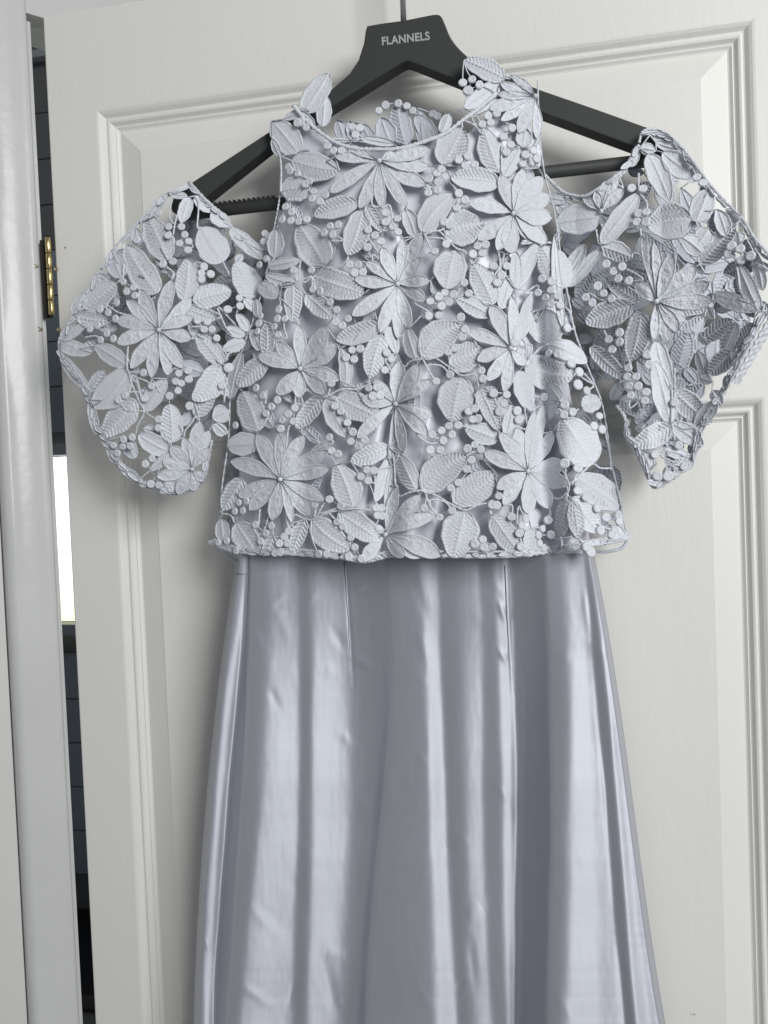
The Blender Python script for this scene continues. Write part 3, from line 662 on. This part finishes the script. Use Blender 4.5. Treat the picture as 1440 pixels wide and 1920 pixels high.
for tl, S, ls in BERRIES: berries(ls, tl, S, 7.6, 'lace_shade' if S is S_neck else 'lace')
for tl, S, ls in STEMDATA: stems(ls, tl, S)

# ---- lace of the far side: inner sleeve backs, back of the bodice (seen through the openings)
def inside(poly, x, y):
    c = False; n = len(poly)
    for i in range(n):
        x1, y1 = poly[i]; x2, y2 = poly[(i + 1) % n]
        if (y1 > y) != (y2 > y) and x < (x2 - x1) * (y - y1) / (y2 - y1) + x1: c = not c
    return c
NLEAF = sum(len(l_[2]) for l_ in LEAVES); XV, XF = [], []
def fill(poly, S, n, step, L0, L1, seed, zo=0.0, mat='lace_shade'):
    global NLEAF
    r = random.Random(seed); xs = [p[0] for p in poly]; ys = [p[1] for p in poly]; got = []
    for _ in range(6000):
        if len(got) >= n: break
        x, y = r.uniform(min(xs), max(xs)), r.uniform(min(ys), max(ys))
        if not inside(poly, x, y) or any(math.hypot(x - a, y - b_) < step for a, b_ in got): continue
        got.append((x, y)); th = r.uniform(0, 6.28); L = r.uniform(L0, L1)
        e = (x - math.cos(th) * L / 2, y - math.sin(th) * L / 2, x + math.cos(th) * L / 2, y + math.sin(th) * L / 2, L * r.uniform(.42, .6), r.choice([2, 'L', 'R', 0]))
        if not (inside(poly, e[0], e[1]) and inside(poly, e[2], e[3])): 
            e = (x - math.cos(th) * L / 4, y - math.sin(th) * L / 4, x + math.cos(th) * L / 4, y + math.sin(th) * L / 4, L * .35, 0)
        NLEAF += 1
        if NLEAF <= 296: leaf(e, (0, 0, 1), S, mat, zo)
        else:
            V_, F_ = blade(*e[:6], rng.uniform(-.03, .03), S, zo + rng.uniform(0, .002), rng.uniform(-.06, .06), rng.uniform(-.08, .08)); o_ = len(XV)
            XV.extend(V_); XF.extend(tuple(q + o_ for q in f_) for f_ in F_); LEAFPTS.append((e[0], e[1], S)); LEAFPTS.append((e[2], e[3], S))
fill([(1320, 350), (1420, 460), (1450, 540), (1405, 630), (1345, 740), (1300, 690), (1330, 560), (1290, 430)], S_right, 26, 24, 44, 66, 11, -.004)
fill([(1200, 790), (1320, 780), (1295, 850), (1230, 905)], S_right, 10, 20, 36, 54, 12, -.003)
fill([(530, 270), (990, 240), (1040, 460), (1110, 760), (1150, 1000), (420, 1010), (450, 760), (510, 520)], S_body, 46, 56, 34, 54, 14, -.0045)
fill([(350, 380), (290, 400), (180, 540), (130, 640), (190, 800), (280, 890), (370, 890), (420, 700), (470, 520), (430, 440)], S_left, 26, 46, 36, 54, 15, -.004)
fill([(352, 372), (330, 400), (300, 470), (280, 560), (280, 700), (330, 800), (395, 800), (430, 740), (450, 650), (490, 560), (500, 470), (430, 430)], S_back(.018), 56, 23, 52, 78, 3)
fill([(300, 400), (230, 470), (170, 560), (140, 620), (200, 640), (280, 600), (290, 500)], S_back(.020), 20, 25, 46, 64, 4)
fill([(1040, 365), (1120, 400), (1200, 300), (1250, 270), (1320, 350), (1400, 450), (1425, 560), (1370, 690), (1300, 740), (1200, 800), (1150, 740), (1090, 640), (1060, 520)], S_back(.022), 95, 27, 56, 80, 5)
fill([(1060, 560), (1115, 700), (1140, 850), (1172, 1000), (1110, 1010), (1080, 850), (1040, 650)], S_back(.020), 26, 26, 48, 66, 6)
fill([(500, 520), (460, 640), (432, 745), (420, 900), (404, 1015), (470, 1015), (480, 850), (500, 700)], S_back(.022), 24, 26, 46, 62, 8)
fill([(1200, 700), (1340, 720), (1290, 850), (1228, 905), (1190, 830)], S_back(.030), 16, 24, 46, 60, 9)



if XV: tag(dpart(mesh('inner_leaves', XV, XF, M['lace_shade'], dress)), kind='stuff')

# ---- stems, each its own part
near = [(l[0], l[1]) for l in LEAFPTS] + [(b_[0], b_[1]) for b_ in BERR] + [p_ for pl, _, _ in STEMS for p_ in pl[1:-1]]
nearS = [l[2] for l in LEAFPTS] + [b_[2] for b_ in BERR] + [S_ for pl, S_, _ in STEMS for p_ in pl[1:-1]]
nearA = np.array(near)
for pl, S, r in STEMS:
    pl = list(pl)
    for end in (0, -1):
        e_ = pl[end]; dd = np.hypot(nearA[:, 0] - e_[0], nearA[:, 1] - e_[1])
        for p_ in pl: dd[np.hypot(nearA[:, 0] - p_[0], nearA[:, 1] - p_[1]) < 6] = 1e9 if p_ is not e_ else dd[np.hypot(nearA[:, 0] - p_[0], nearA[:, 1] - p_[1]) < 6]
        k = int(np.argmin(dd))
        if 5 < dd[k] < 34 and nearS[k] is S:
            if end == 0: pl.insert(0, near[k])
            else: pl.append(near[k])
    q = catmull(pl, 9); W = P(q[:, 0], q[:, 1], S(q[:, 0], q[:, 1]) + .0018)
    V, Fc = tube_geo(W, r * MPP * (1.02 + .24 * np.sin(np.arange(len(W)) * 1.9) + nrg.uniform(-.1, .1, len(W))), 6); dpart(mesh('stem', V, Fc, M['lace'], dress))

# ---- berries: 300 as parts, the rest joined; short threads tie them to what is near
V2, F2 = [], []
tv, tf = [], []
bxy = np.array([(b_[0], b_[1]) for b_ in BERR]); lxy = np.array([(l[0], l[1]) for l in LEAFPTS])
order = sorted(range(len(BERR)), key=lambda i: -BERR[i][3] - (1 if BERR[i][2] is S_body else 0))
rank = {i: k for k, i in enumerate(order)}
for i, (x, y, S, r, mt_, zo) in enumerate(BERR):
    d0 = float(S(x, y)); gx = float(S(x + 3, y) - S(x - 3, y)) / (6 * MPP); gy = float(S(x, y + 3) - S(x, y - 3)) / (6 * MPP)
    nrm = Vector((-gx * .8 + rng.uniform(-.18, .18), -1.0, gy * .8 + rng.uniform(-.15, .15))).normalized()
    p = Vector(P(x, y, d0 + zo + .002)); R = nrm.to_track_quat('Z', 'Y')
    mw = Matrix.Translation(p) @ R.to_matrix().to_4x4() @ Matrix.Diagonal((r * MPP, r * MPP * rng.uniform(.9, 1.05), r * MPP, 1))
    if rank[i] < 300:
        o = bpy.data.objects.new('berry', BM[mt_]); link(o, dress); o.matrix_local = Matrix.Translation(-DL) @ mw
    else:
        off = len(V2); V2 += [tuple(mw @ Vector(v)) for v in BV]; F2 += grid_faces(len(bprof), 14, off, True)
    dd = np.hypot(bxy[:, 0] - x, bxy[:, 1] - y); dd[i] = 1e9
    for k in np.argsort(dd)[:2]:
        if dd[k] < 26 and BERR[k][2] is S:
            q = np.array([(x, y), tuple(bxy[k])]); q = catmull(q, 3); tube_geo(P(q[:, 0], q[:, 1], S(q[:, 0], q[:, 1]) + .0015), .9 * MPP, 5, tv, tf)
    dl = np.hypot(lxy[:, 0] - x, lxy[:, 1] - y)
    for k in np.argsort(dl)[:1]:
        if dl[k] < 48 and LEAFPTS[k][2] is S:
            mid = ((x + lxy[k][0]) / 2 + rng.uniform(-3, 3), (y + lxy[k][1]) / 2 + rng.uniform(-3, 3))
            q = catmull([(x, y), mid, tuple(lxy[k])], 4); tube_geo(P(q[:, 0], q[:, 1], S(q[:, 0], q[:, 1]) + .0018), 1.1 * MPP, 5, tv, tf)
for i in range(0, len(LEAFPTS)):
    x, y, S = LEAFPTS[i]
    dl = np.hypot(lxy[:, 0] - x, lxy[:, 1] - y); dl[i] = 1e9
    for k in np.argsort(dl)[:2]:
        if 4 < dl[k] < 34 and LEAFPTS[k][2] is S:
            q = catmull([(x, y), tuple(lxy[k])], 4); tube_geo(P(q[:, 0], q[:, 1], S(q[:, 0], q[:, 1]) + .0018), 1.2 * MPP, 5, tv, tf)
if V2: tag(dpart(mesh('small_berries', V2, F2, M['lace'], dress)), kind='stuff')
tag(dpart(mesh('lace_threads', tv, tf, M['lace'], dress)), kind='stuff')

# ---- cords and trims
def cord(name, pts, S, r, zo, mat='lace', wob=.18, n=8, twist=3.0):
    q = catmull(pts, n); k = np.arange(len(q))
    W = P(q[:, 0], q[:, 1], S(q[:, 0], q[:, 1]) + zo)
    V, Fc = tube_geo(W, r * MPP * (1 + wob * np.sin(k * twist) + wob * nrg.uniform(-.6, .6, len(q))), 8); return dpart(mesh(name, V, Fc, M[mat], dress))
cord('neckline_cord', [(550, 198), (578, 230), (608, 254), (635, 270), (670, 279), (705, 280), (742, 279), (775, 272), (800, 264), (835, 250), (868, 225), (895, 206), (932, 175)], S_body, 3.4, .003, wob=.3)
cord('armhole_cord', [(508, 228), (517, 275), (526, 307), (525, 360), (521, 392), (514, 430), (503, 500), (478, 590), (460, 640), (444, 690), (432, 745), (430, 800)], S_body, 1.5, -.001, wob=.4)
cord('armhole_cord', [(1008, 150), (1010, 222), (1012, 262), (1022, 330), (1040, 400), (1050, 470), (1064, 560), (1085, 645), (1115, 720), (1130, 762), (1142, 835), (1150, 885), (1165, 952), (1177, 1012)], S_body, 1.5, -.001, wob=.4)
cord('side_cord', [(430, 802), (426, 845), (417, 907), (414, 960), (402, 1020)], S_body, 1.5, -.001, wob=.4)
hem = [(400, 1020), (437, 1033), (487, 1037), (550, 1039), (645, 1047), (682, 1053), (712, 1047), (740, 1042), (832, 1043), (945, 1043), (1000, 1038), (1057, 1032), (1110, 1022), (1150, 1016), (1177, 1010)]
cord('hem_trim', hem, S_body, 3.2, .000, wob=.3, n=10)
cord('hem_trim', [(x, y - 9) for x, y in hem], S_body, 1.8, .0005, wob=.35, n=10, twist=2.0)
cord('hem_trim', [(400, 1024), (420, 1036), (445, 1052), (480, 1050)], S_back(.03), 3, 0, 'lace_shade')
cord('hem_trim', [(1177, 1012), (1165, 1028), (1130, 1035), (1100, 1028)], S_back(.03), 3, 0, 'lace_shade')
for k in range(60):     # overlapping stitched scallops along the hem
    t = k / 59 * (len(hem) - 1.001); i = int(t); fx = t - i; x = hem[i][0] * (1 - fx) + hem[i + 1][0] * fx; y = hem[i][1] * (1 - fx) + hem[i + 1][1] * fx
    th = rng.uniform(-.5, .5); L = rng.uniform(14, 24); s = rng.choice([-1, 1])
    leaf((x - L / 2 * s, y - 3 - L / 2 * th, x + L / 2 * s, y - 4 + L / 2 * th, rng.uniform(6, 10), 0), (0, 0, 1), S_body, zo=.0008, name='hem_scallop')
cord('sleeve_edge', [(355, 342), (380, 370), (400, 388), (420, 405), (432, 423), (452, 446), (475, 462), (495, 470)], S_left, 3.2, .002, wob=.3)
cord('sleeve_edge', [(355, 342), (335, 357), (315, 360), (285, 388), (256, 420), (218, 460), (190, 502), (172, 530), (150, 568), (130, 604), (112, 634), (111, 662)], S_left, 2.0, .000, wob=.3)
cord('sleeve_hem', [(111, 662), (118, 676), (137, 702), (157, 734), (168, 765), (176, 792), (200, 838), (225, 878), (254, 901), (276, 913), (317, 925), (345, 922), (370, 912), (385, 890), (391, 860), (397, 825)], S_left, 3.2, -.003, wob=.35)
cord('sleeve_edge', [(1198, 272), (1185, 295), (1172, 315), (1150, 334), (1117, 357), (1093, 368), (1060, 362), (1038, 345), (1022, 328)], S_right, 2.8, .002, wob=.3)
cord('sleeve_edge', [(1198, 268), (1206, 246), (1230, 243), (1255, 254), (1287, 286), (1315, 324), (1332, 347), (1362, 380), (1392, 410), (1417, 450), (1442, 480), (1460, 530)], S_right, 2.2, .000, wob=.35)
cord('sleeve_hem', [(1462, 540), (1440, 580), (1408, 640), (1378, 698), (1350, 750), (1320, 800), (1301, 860), (1268, 892), (1228, 914), (1208, 880), (1190, 842), (1174, 818), (1172, 784), (1156, 760)], S_right, 2.8, -.002, wob=.35)
V = []
for t in np.linspace(0, 1, 46):
    for k_ in range(9):
        x = 1456 - 84 * t + (k_ / 8) * (17 - 5 * t) + 1.5 * math.sin(t * 60 + k_); y = 566 + 150 * t + (k_ / 8) * (11 - 3 * t)
        V.append(P(x, y, .088 - .012 * t - .006 * (k_ / 8) ** 2 + .0009 * math.sin(t * 75 + k_ * 1.3) + (.0012 if k_ in (1, 4, 7) else 0)))
dpart(mesh('sleeve_band', V, grid_faces(46, 9), M['lace'], dress))

def lumps(pts, S, n, L0, L1, w0, w1, seed, name='edge_scallop'):
    q = catmull(pts, 10); sl_ = np.concatenate([[0], np.cumsum(np.hypot(*np.diff(q, axis=0).T))])
    for k in range(n):
        t = (k + .5 + rng.uniform(-.3, .3)) / n * sl_[-1]; x = interp(t, sl_, q[:, 0]); y = interp(t, sl_, q[:, 1])
        x1 = interp(t + 4, sl_, q[:, 0]) - interp(t - 4, sl_, q[:, 0]); y1 = interp(t + 4, sl_, q[:, 1]) - interp(t - 4, sl_, q[:, 1])
        th = math.atan2(y1, x1) + rng.uniform(-.45, .45); L = rng.uniform(L0, L1)
        leaf((x - math.cos(th) * L / 2, y - math.sin(th) * L / 2, x + math.cos(th) * L / 2, y + math.sin(th) * L / 2, rng.uniform(w0, w1), 0), (0, 0, 1), S, zo=rng.uniform(-.001, .002), name=name)
lumps([(355, 344), (380, 372), (400, 391), (420, 408), (432, 426), (452, 449), (475, 464), (495, 472)], S_left, 16, 14, 26, 7.2, 11.2, 1)
lumps([(353, 344), (335, 359), (317, 363), (287, 391), (259, 423), (221, 463), (193, 505), (174, 533), (152, 571), (132, 607), (114, 640)], S_left, 20, 20, 34, 5.6, 9.6, 2)
lumps([(113, 662), (121, 676), (140, 702), (160, 734), (171, 765), (179, 792), (203, 836), (228, 874), (256, 897), (277, 909), (317, 920), (345, 917), (367, 907), (381, 887), (387, 860)], S_left, 34, 16, 30, 7.2, 12.8, 3)
lumps([(1196, 276), (1182, 299), (1168, 319), (1148, 338), (1117, 361), (1093, 372), (1060, 366), (1038, 349)], S_right, 14, 18, 30, 7.2, 12.0, 4)
lumps([(1208, 250), (1230, 248), (1253, 259), (1283, 291), (1311, 329), (1328, 352), (1358, 385), (1388, 415), (1413, 455), (1438, 486)], S_right, 22, 16, 28, 6.4, 11.2, 5)
lumps([(1440, 575), (1405, 635), (1374, 694), (1346, 746), (1316, 797), (1297, 856), (1266, 887), (1230, 907), (1212, 876), (1194, 838), (1179, 815), (1177, 784)], S_right, 34, 18, 32, 7.2, 12.8, 6)

# ------------------------------------------------------------------ bodice lining (satin shell, front and back)
LL = np.array([(523, 200), (526, 300), (520, 420), (505, 470), (490, 600), (470, 700), (455, 800), (448, 900), (440, 1060)], float)
LR = np.array([(994, 200), (996, 260), (1012, 400), (1042, 560), (1062, 700), (1090, 850), (1110, 1060)], float)
ys = np.linspace(0, 1, 130); us = np.linspace(0, 1, 150)
V = []
for v in ys:
    for u in us:
        ytop = interp(u, [0, .1, .22, .42, .6, .75, .86, 1], [244, 236, 262, 288, 280, 250, 205, 180])
        y = ytop + (1038 - ytop) * v
        xl, xr = interp(y, LL[:, 1], LL[:, 0]), interp(y, LR[:, 1], LR[:, 0]); x = xl + (xr - xl) * u
        e = max(0, abs(2 * u - 1) - .86) / .14
        d = float(S_body(x, y)) - interp(y, [250, 450, 620], [.0055, .0065, .0115]) - .018 * e * e
        amp = sm(380, 620, y)
        d += .0022 * amp * math.sin(x / 17 + 1.6 * math.sin(y / 61) + y / 140) * math.sin(y / 47 + x / 90) + .0016 * amp * math.sin(x / 9.0 + y / 33 + 2 * math.sin(x / 60))
        V.append(P(x, y, d))
nb = len(V); Fc = grid_faces(len(ys), len(us))
us2 = np.linspace(0, 1, 14)
for v in ys[::6]:
    for u in us2:
        ytop = 262; y = ytop + (1038 - ytop) * v
        xl, xr = interp(y, LL[:, 1], LL[:, 0]), interp(y, LR[:, 1], LR[:, 0]); V.append(P(xl + (xr - xl) * u, y, .026 - .006 * (1 - (2 * u - 1) ** 2)))
Fc += [tuple(reversed(f)) for f in grid_faces(len(ys[::6]), len(us2), nb)]
dpart(mesh('bodice_lining', V, Fc, M['lining'], dress))

# ------------------------------------------------------------------ skirt: fold lines (x at y=1040, 1090, 1400, 1650, 1920) with the sideways slope of the cloth there
YK = [1030, 1090, 1400, 1650, 1930]
FOLD = [
 (440, 444, 392, 378, 362, -.6), (445, 450, 399, 385, 370, -.2), (452, 458, 411, 398, 384, .26), (458, 463, 421, 407, 393, .32), (462, 464, 433, 414, 400, .75), (465, 467, 438, 421, 405, -1.2), (467, 469, 455, 440, 419, -2.4),
 (469, 471, 459, 444, 425, -.12), (485, 485, 480, 464, 438, -.06), (505, 508, 503, 480, 451, .20), (530, 532, 530, 520, 500, .26), (545, 548, 555, 550, 528, .25), (556, 560, 562, 558, 546, .16), (560, 563, 566, 561, 553, -.10), (572, 575, 576, 572, 566, -.12), (582, 583, 588, 585, 577, .20), (590, 592, 598, 595, 584, .27),
 (620, 622, 630, 624, 596, .25), (638, 640, 648, 644, 622, .20), (646, 648, 666, 658, 642, .06), (660, 664, 690, 676, 654, -.16), (672, 678, 698, 682, 660, -.22), (694, 700, 708, 688, 668, -.65), (716, 724, 724, 701, 684, -1.0), (722, 730, 729, 706, 689, -.10), (765, 768, 770, 765, 755, -.02), (780, 784, 797, 802, 808, .02),
 (790, 794, 808, 816, 826, .26), (800, 806, 818, 828, 840, .30), (818, 822, 829, 840, 856, .22), (826, 830, 836, 850, 864, -.14), (850, 848, 862, 866, 882, -.04), (868, 870, 880, 884, 896, .15), (893, 896, 900, 904, 920, .20), (906, 908, 912, 916, 930, -.04), (918, 922, 934, 938, 946, -.02), (926, 930, 946, 950, 954, .26), (942, 944, 958, 958, 958, .22),
 (948, 951, 964, 963, 961, .55), (956, 959, 971, 969, 965, -.2), (978, 980, 986, 984, 977, -.95), (1018, 1020, 1030, 1028, 1022, -1.25), (1022, 1024, 1035, 1033, 1028, -.16), (1045, 1048, 1058, 1052, 1046, -.06), (1062, 1066, 1080, 1076, 1074, .20), (1086, 1090, 1104, 1108, 1112, .22), (1092, 1094, 1116, 1128, 1140, .14),
 (1095, 1097, 1124, 1143, 1166, .16), (1096, 1098, 1127, 1146, 1170, .6), (1097, 1099, 1130, 1149, 1174, -.5), (1101, 1104, 1146, 1162, 1190, -.35), (1105, 1110, 1152, 1170, 1197, .30), (1108, 1114, 1161, 1182, 1214, .28), (1110, 1117, 1166, 1190, 1226, .10), (1113, 1123, 1174, 1206, 1250, .3),
]
FA = np.array(FOLD)
PF = [np.polyfit((np.array(YK) - 1400) / 400, r_[:5], 3) for r_ in FA]
def foldx(k, y):
    if y > 1930: return foldx(k, 1930) + (y - 1930) * min(max((foldx(k, 1930) - foldx(k, 1700)) / 230, -.12), .16)
    return float(np.polyval(PF[k], (y - 1400) / 400))
NX, NY = 620, 210
CRE = [(648, 1040, 663, 1285, 2.6, -.002), (949, 1060, 960, 1300, 2.4, -.002), (662, 1110, 690, 1092, 5, .0025), (668, 1180, 700, 1160, 6, .0025), (664, 1235, 698, 1250, 6, .0028), (625, 1180, 645, 1215, 6, -.0018), (936, 1130, 946, 1160, 4, .003), (962, 1160, 975, 1140, 4, .002), (936, 1220, 950, 1240, 4, .003), (500, 1140, 530, 1120, 5, .0012), (468, 1070, 462, 1400, 2.5, -.002), (505, 1290, 525, 1330, 5, -.0012), (455, 1850, 510, 1885, 6, .0022), (600, 1785, 632, 1900, 8, -.003),
       (610, 1790, 650, 1790, 8, .002), (540, 1890, 552, 1840, 4, -.0016), (470, 1700, 520, 1755, 7, .0011), (872, 1720, 905, 1700, 9, .0026), (880, 1760, 890, 1850, 6, -.0022), (1112, 1740, 1120, 1920, 8, -.0012), (858, 1850, 872, 1840, 3, -.002),
       (570, 1140, 592, 1110, 5, .0009), (780, 1100, 800, 1160, 7, -.0014), (785, 1180, 806, 1250, 6, .0012), (925, 1090, 945, 1120, 6, .001), (1095, 1110, 1103, 1180, 4, .0012), (382, 1760, 392, 1780, 3, .0012), (700, 1560, 690, 1680, 9, .0009)]
rc = random.Random(21)
for _ in range(34):
    x_ = rc.uniform(470, 1110); y_ = rc.uniform(1120, 1900); th_ = rc.uniform(.7, 1.5) * rc.choice([-1, 1]); L_2 = rc.uniform(18, 60)
    CRE.append((x_, y_, x_ + math.cos(th_) * L_2, y_ + abs(math.sin(th_)) * L_2, rc.uniform(4, 9), rc.uniform(-.0016, .0016)))
V = []; ROWS = []
yy = np.concatenate([np.linspace(1030, 1120, 40), np.linspace(1124, 1930, NY - 40), np.linspace(1945, 2560, 42)])
for y in yy:
    xs = np.array([foldx(k, y) for k in range(len(FA))])
    wob = sm(1060, 1300, y) * (1.3 * np.sin(y / 67 + np.arange(len(xs)) * 1.9) + .6 * np.sin(y / 29 + np.arange(len(xs)) * 2.35)); wob[:2] = 0; wob[-2:] = 0
    xs = np.maximum.accumulate(xs + wob + np.arange(len(xs)) * 1e-3); sl = FA[:, 5].copy() * (.85 + .15 * sm(1020, 1300, y))
    x = np.linspace(xs[0], xs[-1], NX)
    dxs = np.gradient(xs); pos = (np.maximum(sl, 0) * dxs).sum(); neg = (np.maximum(-sl, 0) * dxs).sum()
    kn = float(np.clip(1.75 * pos / max(neg, 1), .9, 2.4))
    sl = np.where(sl > 0, 1.75 * sl, kn * sl)
    s = np.interp(x, xs, sl)
    kern = np.hanning(15); kern /= kern.sum(); s2 = np.convolve(np.pad(s, 7, 'edge'), kern, 'valid')
    s2 = s2 + np.linspace(.09, -.10, NX)
    d = -np.concatenate([[0], np.cumsum((s2[1:] + s2[:-1]) / 2 * np.diff(x))]) * MPP
    u = np.linspace(0, 1, NX)
    ed = np.minimum(sm(0, .014, u), sm(1, .986, u))                 # the front must meet the back sheet at both sides
    base_ = .063 + .013 * sm(1060, 1930, y)
    i0, i1 = int(.09 * NX), int(.93 * NX)
    ROWS.append((y, x, u, d, ed, base_, d[max(i0 - 12, 0):i0 + 12].mean(), d[i1 - 12:i1 + 12].mean()))
E0 = np.array([r_[6] for r_ in ROWS]); E1 = np.array([r_[7] for r_ in ROWS]); hk = np.hanning(61); hk /= hk.sum()
E0 = np.convolve(np.pad(E0, 30, 'edge'), hk, 'valid'); E1 = np.convolve(np.pad(E1, 30, 'edge'), hk, 'valid')
for ri, (y, x, u, d, ed, base_, _, _) in enumerate(ROWS):
    tr = np.interp(u, [u[i0], u[i1]], [E0[ri], E1[ri]])
    d = (d - tr) * (.55 + .45 * sm(1020, 1420, y)) 
    d = .024 + (base_ - .024 + d) * ed
    d = .016 + np.logaddexp(0, (d - .016) / .004) * .004
    for (xa, ya, xb, yb, wd, am) in CRE:
        dx, dy = xb - xa, yb - ya; L2 = dx * dx + dy * dy
        t = np.clip(((x - xa) * dx + (y - ya) * dy) / L2, 0, 1)
        ds = np.hypot(x - xa - t * dx, y - ya - t * dy); d = d + .32 * am * np.exp(-(ds / (wd * 1.5)) ** 2) * np.sin(np.pi * np.clip(t, .04, .96)) ** .5
    V.append(P(x, y, d))
V = np.array(V); nfr = V.shape[0] * NX
Fc = grid_faces(len(yy), NX)
Vl = list(V.reshape(-1, 3))
ub = np.linspace(0, 1, 24); nb = len(Vl); rows = list(range(0, len(yy), 6)) + [len(yy) - 1]
for i in rows:
    y = yy[i]; xs0 = foldx(0, y); xs1 = foldx(-1, y)
    Vl += list(P(xs0 + (xs1 - xs0) * ub, y, .023 - .012 * np.sin(np.pi * ub) ** .5))
Fc += [tuple(reversed(f)) for f in grid_faces(len(rows), len(ub), nb)]
dpart(mesh('skirt', Vl, Fc, M['satin'], dress))
# side seam tab at the waist and dart seams
def seam(pts, r=.8):
    q = catmull(pts, 6); W = []
    for x, y in q:
        i = int(np.argmin(np.abs(yy - y))); xs0 = foldx(0, y); xs1 = foldx(-1, y); k = int(np.clip((x - xs0) / (xs1 - xs0) * (NX - 1), 0, NX - 1)); W.append(V[i, k] + np.array([0, -.0006, 0]))
    a, f_ = tube_geo(W, r * MPP * np.linspace(1, .12, len(W)), 5); dpart(mesh('seam', a, f_, M['seam'], dress))
seam([(646, 1050), (653, 1150), (660, 1270)]); seam([(947, 1060), (952, 1170), (958, 1275)]); seam([(468, 1045), (468, 1090), (463, 1200), (457, 1380)], .9); seam([(443, 1076), (456, 1077), (468, 1075)], .8)
